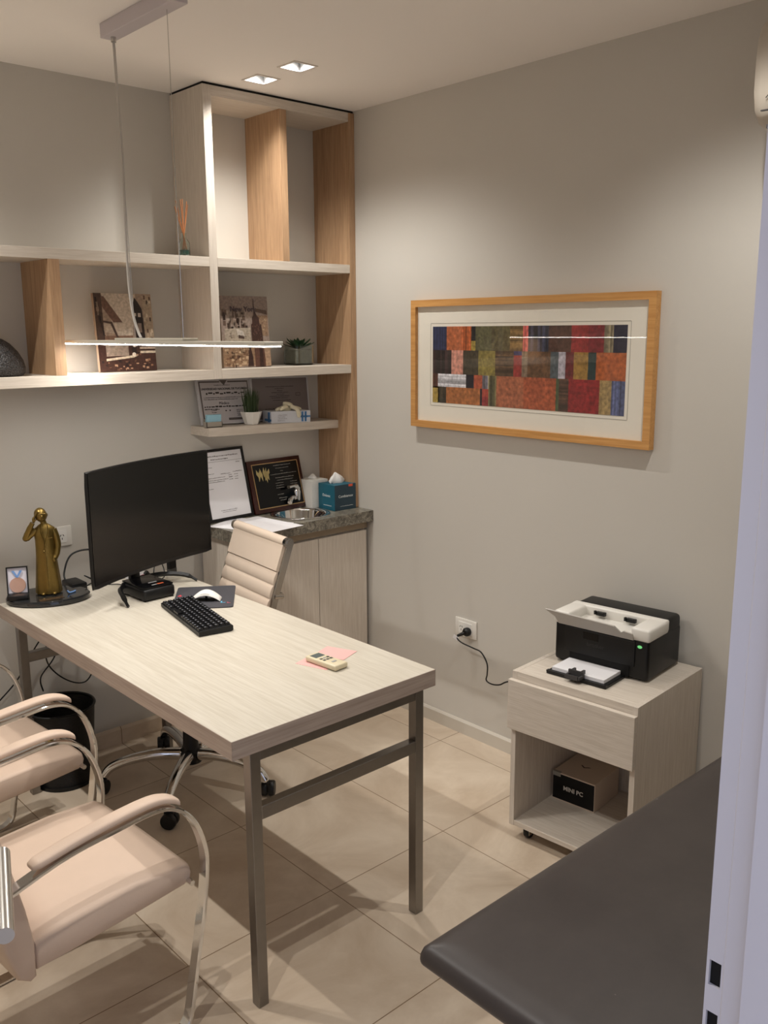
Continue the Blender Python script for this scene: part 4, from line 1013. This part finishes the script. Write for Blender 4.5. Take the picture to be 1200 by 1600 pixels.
SEP = vcol_mat('sepia_print', .45, 0, 100, .28, 90)
CAVE = mat('canvas_edge', (168, 146, 126), .7)
def canvas(loc, lean, wd, hg, label, paint):
    o = thing('canvas_print', loc, label, 'picture', rot=(math.radians(-lean), 0, 0), group='sepia city prints on the shelves')
    m = MB(); m.box(-wd/2, wd/2, 0, .018, 0, hg, .001); m.build('stretcher', CAVE, o, world=False)
    a = MB(); paint(a, wd, hg); a.build('print_face', SEP, o, world=False)
    return o
def poly_on(a, wd, hg, pts, c, lay=1):
    y = -.0003*lay
    a.face([(-wd/2+p[0]*wd, y, hg-p[1]*hg) for p in pts], c)
def paint_car(a, w, h):
    p = lambda pts, c, l=1: poly_on(a, w, h, pts, c, l)
    R = lambda x0, y0, x1, y1: [(x0, y0), (x1, y0), (x1, y1), (x0, y1)]
    p(R(0, 0, 1, 1), (150, 128, 110))
    p(R(.0, 0, .13, .6), (74, 54, 44), 2)
    for i in range(9): p(R(.02+.012*i, .05+.06*i, .05+.012*i, .18+.05*i), random.choice([(30, 20, 18), (140, 120, 100), (50, 36, 30)]), 3)
    p([(.13, 0), (.72, 0), (.62, .56), (.36, .56)], (184, 168, 150), 3)
    p([(.13, .04), (.17, .04), (.46, .37), (.30, .37), (.13, .17)], (104, 76, 62), 4)
    p([(.13, .36), (.26, .38), (.33, .52), (.13, .49)], (170, 152, 134), 4); p([(.12, .345), (.28, .365), (.37, .56), (.33, .56), (.25, .39), (.12, .37)], (70, 50, 42), 5)
    p(R(.13, .54, .62, .59), (120, 90, 72), 4)
    p([(.70, .05), (.66, .16), (.68, .60), (.84, .60), (.82, .2), (.75, .10)], (36, 25, 22), 4)
    p(R(.66, .25, .71, .29), (180, 164, 150), 5); p(R(.74, .25, .79, .30), (180, 164, 150), 5); p(R(.72, .38, .79, .5), (130, 112, 100), 5)
    p(R(.84, .02, 1, .62), (160, 140, 118), 4)
    for i in range(14): x, y = random.uniform(.84, .97), random.uniform(.02, .6); p(R(x, y, x+.03, y+.05), random.choice([(96, 72, 56), (190, 172, 148), (70, 50, 40)]), 5)
    p(R(0, .62, 1, 1), (66, 40, 32), 2)
    for i in range(9): p([(.13, .665+.016*i), (.52, .660+.016*i), (.52, .668+.016*i), (.13, .674+.016*i)], (206, 186, 168), 4)
    p(R(.13, .625, .55, .655), (186, 166, 148), 4)
    p([(.12, .835), (.60, .795), (.68, .78), (.68, .80), (.60, .825), (.12, .865)], (214, 196, 172), 5)
    for (x, y) in ((.63, .665), (.61, .785)):
        p([(x+.035*math.cos(t), y+.026*math.sin(t)) for t in [k*math.pi/6 for k in range(12)]], (226, 212, 196), 6)
    p([(.58, .69), (.66, .69), (.66, .77), (.58, .77)], (40, 26, 24), 5)
    p(R(.72, .69, 1, .715), (190, 170, 150), 5); p(R(.72, .74, 1, .77), (214, 196, 172), 5)
    for i in range(46):
        x, y = random.uniform(.0, .95), random.uniform(.84, .97) if random.random() < .6 else random.uniform(.62, .97)
        if .12 < x < .62 and y < .86: continue
        p(R(x, y, x+random.uniform(.01, .05), y+random.uniform(.01, .03)), random.choice([(150, 110, 84), (190, 150, 120), (36, 22, 20), (110, 78, 60)]), 6)
canvas((-1.048, -.125, 1.5534), 4.5, .235, .292, 'sepia vintage car print leaning at the middle of the low shelf', paint_car)
def paint_ny(a, w, h):
    p = lambda pts, c, l=1: poly_on(a, w, h, pts, c, l)
    R = lambda x0, y0, x1, y1: [(x0, y0), (x1, y0), (x1, y1), (x0, y1)]
    p(R(0, 0, 1, 1), (160, 142, 130)); p(R(0, 0, 1, .2), (136, 118, 108), 2)
    for i in range(60):
        x, y = random.uniform(.02, .52), random.uniform(.18, .48); p(R(x, y, x+random.uniform(.02, .06), y+random.uniform(.02, .12)), random.choice([(104, 84, 72), (170, 154, 140), (60, 44, 38), (130, 112, 98)]), 3)
    p([(.06, .46), (.6, .44), (.6, .66), (.06, .66)], (182, 168, 150), 4)
    p([(.30, .45), (.44, .49), (.48, .56), (.42, .60), (.33, .56)], (206, 196, 184), 5); p([(.34, .54), (.46, .57), (.46, .60), (.34, .59)], (80, 62, 54), 6)
    for i in range(20): x, y = random.uniform(.1, .55), random.uniform(.52, .64); p(R(x, y, x+.03, y+.01), (130, 114, 100), 5)
    p([(.73, .17), (.98, .20), (.98, .26), (.73, .215)], (92, 70, 58), 4); p(R(.75, .27, .98, .56), (150, 122, 98), 4)
    for i in range(26): x, y = random.uniform(.76, .95), random.uniform(.27, .54); p(R(x, y, x+.02, y+.02), random.choice([(186, 160, 130), (112, 84, 66)]), 5)
    p([(.695, .03), (.705, .03), (.71, .2), (.76, .28), (.80, .30), (.80, .38), (.84, .40), (.86, .66), (.62, .66), (.62, .40), (.65, .38), (.65, .30), (.68, .27), (.69, .2)], (66, 42, 36), 6)
    for i in range(30): x, y = random.uniform(.64, .82), random.uniform(.38, .64); p(R(x, y, x+.012, y+.02), (112, 82, 68), 7)
    p(R(.0, .72, 1, .98), (158, 126, 98), 2)
    for i in range(70): x, y = random.uniform(.02, .56), random.uniform(.72, .96); p(R(x, y, x+random.uniform(.02, .08), y+random.uniform(.01, .05)), random.choice([(190, 160, 128), (130, 98, 74), (90, 64, 50), (206, 178, 146)]), 4)
    p([(.55, .72), (.58, .72), (.62, .86), (.62, .99), (.50, .99), (.52, .88)], (60, 38, 34), 5); p(R(.66, .68, .88, 1), (98, 66, 54), 5); p(R(.76, .68, .84, 1), (60, 38, 34), 6)
    p([(.86, .74), (1, .74), (1, .99), (.9, .99)], (176, 146, 120), 5)
    text_mb(a, 'New York', .030, T((-w/2+.47*w, -.0026, h-.185*h)) @ FACE_Y, bold=True)
    # lettering colour is set on its own faces below
    for f in a.bm.faces:
        if f.calc_center_median().y < -.0022:
            for l in f.loops: l[a.cl] = lin((70, 54, 60))
canvas((-.523, -.155, 1.5532), 4, .236, .292, 'sepia New York skyscraper print leaning in the right bay of the low shelf', paint_ny)

# reed diffuser
rd = thing('reed_diffuser', (-.822, -.192, 1.9847), 'small glass reed diffuser with orange reeds on the upper shelf', 'reed diffuser')
m = MB(); m.lathe([(.004, .0005), (.019, .0005), (.0215, .004), (.0215, .042), (.014, .052), (.009, .056), (.009, .072), (.0075, .072), (.0075, .055), (.0125, .050), (.0198, .040), (.0198, .005), (.004, .003)], seg=28); m.build('bottle', GLASS, rd, smooth=40, world=False)
m = MB(); m.lathe([(.004, .0035), (.0192, .0055), (.0192, .020), (.004, .020)], seg=24); m.build('oil', mat('teal_oil', (70, 150, 130), .1, trans=.6), rd, smooth=40, world=False)
REED = mat('orange_reed', (176, 112, 66), .6)
for dx, dy, hh in ((-.026, .004, .168), (-.012, -.006, .172), (.002, .004, .175), (.016, -.004, .168), (.026, .006, .160), (-.034, 0, .150)):
    m = MB(); m.tube([(-dx*.45, -dy, .008), (0, 0, .062), (dx, dy, hh)], .0016, 6); m.build('reed', REED, rd, world=False)
rd.scale = (1, 1, 1.22)

# succulent in glass
sv = thing('succulent', (-.212, -.095, 1.5518), 'dark green succulent in a square glass pot on the low shelf', 'plant')
m = MB()
def sqr(hx, z, r=.014): return [(p[0], p[1], z) for p in rrect(hx, hx, r, 4)]
m.ring([sqr(.046, .001), sqr(.052, .006), sqr(.052, .085), sqr(.049, .085), sqr(.048, .008)], cap0=True, cap1=True); m.build('glass_pot', GLASS, sv, smooth=40, world=False)
m = MB(); m.ring([sqr(.0455, .0085), sqr(.046, .012), sqr(.046, .066), sqr(.04, .070)]); m.build('soil', mat('mossy_soil', (150, 142, 126), .9, var=.4, vscale=60), sv, world=False)
for ring_, (n, ln, el) in enumerate(((10, .068, 8), (9, .062, 28), (7, .050, 50), (4, .034, 72))):
    for k in range(n):
        a = 2*math.pi*(k+.5*ring_)/n+random.uniform(-.12, .12); el_ = math.radians(el+random.uniform(-6, 6)); l_ = ln*random.uniform(.85, 1.1)
        m = MB(); rs = []
        for i in range(8):
            t = i/7; wv = .0135*math.sin(math.pi*min(1, .22+t*.78))**.8*(1 if t < .98 else .2); rr_ = l_*t; zz = .074+rr_*math.sin(el_)+.012*t*t*(1 if el < 40 else 0)
            cx, cy = rr_*math.cos(el_)*math.cos(a), rr_*math.cos(el_)*math.sin(a); nx, ny = -math.sin(a), math.cos(a); th = .004*(1-t*.7)
            rs.append([(cx-nx*wv, cy-ny*wv, zz+.002), (cx, cy, zz-th), (cx+nx*wv, cy+ny*wv, zz+.002), (cx, cy, zz+th*.4)])
        m.ring(rs); m.build('leaf', SUCC, sv, smooth=60, world=False)
m = MB(); m.tube([(0, 0, .05), (0, 0, .09)], .008, 10); m.build('stem', SUCC, sv, world=False)

# certificates on the short shelf
def frame_card(name, loc, rot, wd, hg, fw, fm, pm_, label, cat, depth=.014, group=None):
    o = thing(name, loc, label, cat, rot=rot, group=group)
    m = MB()
    m.box(-wd/2, wd/2, 0, depth, 0, fw, .0008); m.box(-wd/2, wd/2, 0, depth, hg-fw, hg, .0008); m.box(-wd/2, -wd/2+fw, 0, depth, fw, hg-fw, .0008); m.box(wd/2-fw, wd/2, 0, depth, fw, hg-fw, .0008)
    m.build('frame', fm, o, world=False)
    m = MB(); m.box(-wd/2+fw, wd/2-fw, .004, depth-.001, fw, hg-fw); m.build('sheet', pm_, o, world=False)
    return o
PLEX = mat('pale_frame', (196, 194, 196), .3)
CP1 = mat('certificate_paper', (190, 184, 184), .5); CP2 = mat('dull_certificate_paper', (120, 110, 108), .45)
xa = -.565
d1 = frame_card('certificate', (xa, -.065, SSZ(xa)+.0044), (math.radians(-14), math.radians(1.1), math.radians(0)), .272, .198, .006, PLEX, CP1, 'white university diploma leaning on the short shelf', 'certificate')
m = MB()
GB = mat('grey_border', (96, 88, 84), .6)
for a in ((-.124, -.118, .022, .186), (-.118, -.02, .180, .186), (.02, .118, .180, .186), (.118, .122, .10, .186), (.0, .108, .016, .026), (-.124, -.10, .020, .028)): m.box(a[0], a[1], .0034, .0038, a[2], a[3])
m.prism([(-.022, .190), (.018, .190), (0, .168)], 'y', .0032, .0037); m.build('border', GB, d1, world=False)
m = MB()
text_mb(m, 'UNIVERSIDAD NACIONAL DE TUCUMÁN', .0125, T((.0, .0034, .152)) @ FACE_Y, bold=True)
text_mb(m, 'Médico', .017, T((-.012, .0034, .090)) @ FACE_Y)
scribble(m, -.05, .03, .167, .0028, y=.0032); scribble(m, -.095, .098, .130, .0085, y=.0032, jitter=.5); scribble(m, -.11, .11, .114, .003, y=.0032); scribble(m, -.11, .06, .106, .003, y=.0032)
scribble(m, -.112, .112, .073, .007, y=.0032, jitter=.2); scribble(m, -.112, -.04, .063, .006, y=.0032)
for x in (-.008, .012): m.box(x-.003, x+.003, .0032, .0037, .055, .060)
for i in range(4): scribble(m, .045, .078, .034+.008*i, .003, y=.0032); scribble(m, -.08, -.055, .034+.008*i, .003, y=.0032)
m.build('writing', INK, d1, world=False)
xb = -.268
d2 = frame_card('certificate', (xb, -.041, SSZ(xb)+.0035), (math.radians(-7), math.radians(1.1), math.radians(0)), .318, .196, .007, PLEX, CP2, 'dull framed certificate leaning behind the glove box', 'certificate')
m = MB()
for x0_, x1_, z_, h_ in ((-.08, .075, .150, .003), (-.03, .02, .141, .003), (-.018, .012, .131, .003), (-.05, .045, .123, .003), (-.02, .02, .115, .003), (-.06, .05, .107, .003), (-.05, .04, .099, .003), (-.045, .055, .088, .003), (-.09, -.04, .05, .004), (-.09, -.03, .042, .003), (-.09, -.045, .03, .004)):
    scribble(m, x0_, x1_, z_, h_, y=.0032)
for a in ((.085, .110, .108, .1095), (.085, .110, .120, .1215), (.085, .0865, .108, .121), (.1085, .110, .108, .121)): m.box(a[0], a[1], .0032, .0037, a[2], a[3])
m.build('writing', INK, d2, world=False)

# card holder
xc_ = -.690
ch = thing('card_holder', (xc_, -.128, SSZ(xc_)), 'small grey holder with pale blue cards on the short shelf', 'card holder', rot=(0, math.radians(1.1), 0))
m = MB(); m.box(-.038, .038, -.013, .013, 0, .003); m.box(-.038, .038, -.013, -.010, 0, .023); m.box(-.038, .038, .010, .013, 0, .034); m.box(-.038, -.035, -.013, .013, 0, .023); m.box(.035, .038, -.013, .013, 0, .023); m.build('holder', mat('grey_acrylic', (160, 152, 140), .3), ch, world=False)
m = MB(); m.box(-.034, .034, -.007, .005, .0032, .053, M=Matrix.Rotation(.08, 4, 'X')); m.build('card_stack', mat('pale_blue_card', (150, 196, 214), .6), ch, world=False)

# potted grass
xp = -.487
gp = thing('potted_grass', (xp, -.112, SSZ(xp)), 'artificial grass in a white angular pot on the short shelf', 'plant')
m = MB()
def oct_(r, z): return [(r*math.cos(math.pi*k/4+math.pi/8), r*math.sin(math.pi*k/4+math.pi/8), z) for k in range(8)]
def sq4(r, z, a=.35): return [(r*math.cos(math.pi*k/2+a), r*math.sin(math.pi*k/2+a), z) for k in range(4)]
m.ring([oct_(.026, 0), oct_(.030, .002), oct_(.047, .052), oct_(.048, .056), oct_(.044, .056), oct_(.04, .046)]); m.build('pot', WHITEP, gp, world=False)
gm = MB()
for i in range(170):
    a = random.uniform(0, 2*math.pi); r = random.uniform(0, .030); ln = random.uniform(.07, .115); bend = random.uniform(0, .018)
    x0_, y0_ = r*math.cos(a), r*math.sin(a); x1_, y1_ = x0_+bend*math.cos(a), y0_+bend*math.sin(a); ta = random.uniform(0, math.pi); dx, dy = .0013*math.cos(ta), .0013*math.sin(ta)
    gm.ring([[(x0_-dx, y0_-dy, .045), (x0_+dx, y0_+dy, .045), (x0_+dy*.4, y0_-dx*.4, .045)], [((x0_+x1_)/2-dx, (y0_+y1_)/2-dy, .045+ln*.55), ((x0_+x1_)/2+dx, (y0_+y1_)/2+dy, .045+ln*.55), ((x0_+x1_)/2+dy*.4, (y0_+y1_)/2-dx*.4, .045+ln*.55)], [(x1_-dx*.2, y1_-dy*.2, .045+ln), (x1_+dx*.2, y1_+dy*.2, .045+ln), (x1_+dy*.1, y1_-dx*.1, .045+ln)]])
g_ = gm.build('grass_blades', GRASSG, gp, world=False); g_['kind'] = 'stuff'

# glove box
xg = -.296
gb = thing('glove_box', (xg, -.106, SSZ(xg)), 'white and blue glove box with a cream glove pulled out', 'glove box', rot=(0, math.radians(1.1), math.radians(-8)))
m = MB(); m.box(-.098, .098, -.042, .042, 0, .052, .001); m.build('carton', mat('glove_carton', (206, 208, 214), .6), gb, world=False)
BLP = mat('blue_print', (70, 120, 170), .6)
m = MB()
for a in ((.052, .062, .004, .048), (.068, .078, .004, .048), (.046, .097, .022, .030)): m.box(a[0], a[1], -.0426, -.042, a[2], a[3])
m.build('printed_front', BLP, gb, world=False)
m = MB(); m.box(-.0986, -.098, -.03, -.01, .004, .048); m.box(-.0986, -.098, -.042, .02, .008, .018); m.build('printed_end', BLP, gb, world=False)
m = MB()
for i in range(4): scribble(m, -.066, -.03+.01*(i % 2), .010+.008*i, .0025, y=-.0425)
m.build('print_lines', INKG, gb, world=False)
GLV = mat('cream_latex', (226, 218, 190), .55)
m = MB()
m.sphere((-.010, 0, .058), .026, 16, 10, (1.25, .8, .6))
for pts in ([(-.02, -.01, .062), (-.045, -.016, .060), (-.064, -.018, .055)], [(-.01, -.02, .07), (-.034, -.03, .066), (-.052, -.034, .0575)], [(.012, -.015, .070), (.03, -.038, .060), (.034, -.050, .038), (.033, -.052, .022)], [(.012, 0, .07), (.042, -.01, .062), (.066, -.014, .056)], [(0, .0, .072), (-.015, -.006, .082), (.01, -.012, .078), (.026, -.014, .064)]):
    m.tube(smooth_path(pts, 4), [.009]*(len(smooth_path(pts, 4))-3)+[.008, .007, .004], 10)
m.build('glove', GLV, gb, smooth=True, world=False)

# ------------------------------------------------------------------ things on the counter
c1 = frame_card('certificate', (-.585, -.089, .8995), (math.radians(-13), 0, math.radians(4)), .235, .312, .012, BLACK, PAPER, 'black-framed white certificate standing on the counter behind the monitor', 'certificate')
m = MB()
for a in ((-.085, .085, .278, .005), (-.06, .03, .264, .005), (-.10, -.06, .232, .003), (-.10, -.055, .205, .003), (-.10, .0, .186, .003), (-.10, .015, .176, .003), (-.10, -.005, .168, .003), (-.02, .03, .200, .003), (.045, .095, .204, .003), (.02, .038, .192, .004), (.05, .07, .192, .003), (.02, .04, .182, .004), (.05, .07, .182, .003), (.02, .04, .172, .004), (.05, .07, .172, .003), (-.10, -.07, .14, .003), (-.05, .035, .042, .003), (-.045, .03, .035, .002), (.07, .09, .245, .004)):
    scribble(m, a[0], a[1], a[2], a[3], y=.0034)
m.box(-.10, .105, .0034, .0038, .256, .2572); m.build('writing', INKG, c1, world=False)
pq = thing('award_plaque', (-.312, -.083, .9009), 'dark wooden award plaque with gold border behind the sink', 'plaque', rot=(math.radians(-15), 0, math.radians(3)))
m = MB(); m.box(-.152, .152, 0, .018, 0, .240, .003); m.build('wood_backing', mat('dark_cherry', (56, 24, 20), .25, var=.2, vscale=15), pq, smooth=30, world=False)
GLD = mat('gold_line', (196, 160, 110), .35, .5)
m = MB(); m.box(-.132, .132, -.0018, 0, .018, .222); m.build('black_plate', BLACKG, pq, world=False)
m = MB()
for a in ((-.132, .132, .018, .0215), (-.132, .132, .2185, .222), (-.132, -.1285, .018, .222), (.1285, .132, .018, .222)): m.box(a[0], a[1], -.0026, -.0018, a[2], a[3])
m.build('gold_border', GLD, pq, world=False)
m = MB()
for (x, z, l, a) in ((-.098, .168, .052, 10), (-.086, .172, .06, -8), (-.106, .178, .04, -14), (-.062, .172, .062, 14), (-.052, .168, .05, -12), (-.070, .182, .045, 4), (-.045, .180, .034, 20), (-.060, .158, .05, -4)):
    M = T((x, -.003, z)) @ Matrix.Rotation(math.radians(a), 4, 'Y'); m.prism([(0, -l/2), (.007, 0), (0, l/2), (-.007, 0)], 'y', -.0006, .0006, M=M)
m.build('gold_emblem', mat('pale_gold', (200, 184, 130), .3, .6), pq, world=False)
m = MB()
for i, (a, b_) in enumerate(((-.01, .09), (.0, .075), (.025, .04), (-.035, .115), (-.01, .095), (-.005, .09), (-.015, .03), (-.015, .03), (-.015, .03), (.07, .11), (.07, .11), (-.015, .02), (-.01, .035), (-.005, .03))):
    z_ = [.205, .192, .178, .165, .148, .137, .124, .113, .102, .124, .113, .072, .055, .045][i]; scribble(m, a, b_, z_, .0030, y=-.0024)
m.build('engraving', mat('silver_engraving', (150, 146, 138), .4), pq, world=False)

tx = thing('tissue_box', (-.085, -.195, .8958), 'teal tissue box with a white tissue sticking up on the counter', 'tissue box', rot=(0, 0, math.radians(-1)))
TEAL = mat('teal_carton', (18, 92, 112), .5); TEALD = mat('dark_teal_carton', (40, 62, 74), .5)
m = MB(); m.box(-.062, .062, -.060, .060, 0, .118, .001); m.build('carton', TEAL, tx, world=False)
m = MB(); m.box(-.0615, .0615, -.0606, -.060, .001, .117); tag(m.build('front_panel', TEALD, tx, world=False), 'dark slate front panel')
WP = mat('white_lettering', (220, 224, 222), .6)
m = MB(); text_mb(m, 'Combiamox', .0170, T((.002, -.0610, .064)) @ FACE_Y); scribble(m, -.03, .045, .018, .002, y=-.0611); text_mb(m, 'Dolamic', .017, T((-.0624, .0, .066)) @ FACE_X)
for k in range(5): m.box(-.0626, -.0620, -.035+.012*k, -.026+.012*k, .020, .022)
m.build('lettering', WP, tx, world=False)
m = MB(); m.box(.02, .043, -.0612, -.0606, .106, .117); m.build('orange_label', mat('orange_red_label', (220, 90, 60), .6), tx, world=False)
TIS = mat('tissue', (232, 230, 226), .9)
m = MB(); B = m.bm
ringsT = []
for (z, rx, ry, cx) in ((.1185, .034, .014, 0), (.130, .040, .016, -.003), (.145, .030, .013, -.004), (.158, .014, .008, -.006), (.168, .003, .003, -.010)):
    ringsT.append([(cx+rx*math.cos(a)*(1+.22*math.sin(5*a+z*60)), ry*math.sin(a)*(1+.3*math.sin(4*a)), z) for a in [2*math.pi*k/26 for k in range(26)]])
m.ring(ringsT); m.build('tissue', TIS, tx, smooth=70, world=False)
wx = thing('patterned_box', (-.126, -.048, .8958), 'white patterned square box beside the teal tissue box', 'box', rot=(0, 0, 0))
def dots_mat():
    m = bpy.data.materials.new('dotted_white'); m.use_nodes = True; t = NT(m); b = t.b
    tc = t.node('ShaderNodeTexCoord'); v = t.node('ShaderNodeTexVoronoi'); v.inputs['Scale'].default_value = 110; v.inputs['Randomness'].default_value = .15; t.link(tc.outputs['Object'], v.inputs['Vector'])
    cr = t.node('ShaderNodeValToRGB'); cr.color_ramp.elements[0].color = lin((168, 172, 150)); cr.color_ramp.elements[1].position = .42; cr.color_ramp.elements[1].color = lin((228, 226, 220)); t.link(v.outputs['Distance'], cr.inputs['Fac']); t.link(cr.outputs['Color'], b.inputs['Base Color']); b.inputs['Roughness'].default_value = .6
    return m
m = MB(); m.box(-.050, .045, -.075, .035, 0, .128, .001); m.build('carton', dots_mat(), wx, world=False)
m = MB(); m.ring([[( .0+.02*math.cos(a)*(1+.3*math.sin(3*a)), -.02+.02*math.sin(a), z) if z < .14 else (.004*math.cos(a), -.02+.006*math.sin(a), z) for a in [2*math.pi*k/14 for k in range(14)]] for z in (.1285, .136, .150)]); m.build('tissue', TIS, wx, smooth=True, world=False)

def a4(loc, rz, label, z):
    o = MB(); n = 8
    o.prism([(-.105, -.148), (.105, -.148), (.105, .148), (-.105, .148)], 'z', 0, .0008)
    q = o.build('paper_sheet', PAPER); q.location = (loc[0], loc[1], z); q.rotation_euler = (0, 0, math.radians(rz)); return tag(q, label, 'paper', 'loose paper sheets on the counter')
a4((-.587, -.232), 24, 'lower white paper sheet near the left end of the granite counter', .8958)
a4((-.556, -.262), 6, 'upper white paper sheet overhanging the granite counter front', .8968)
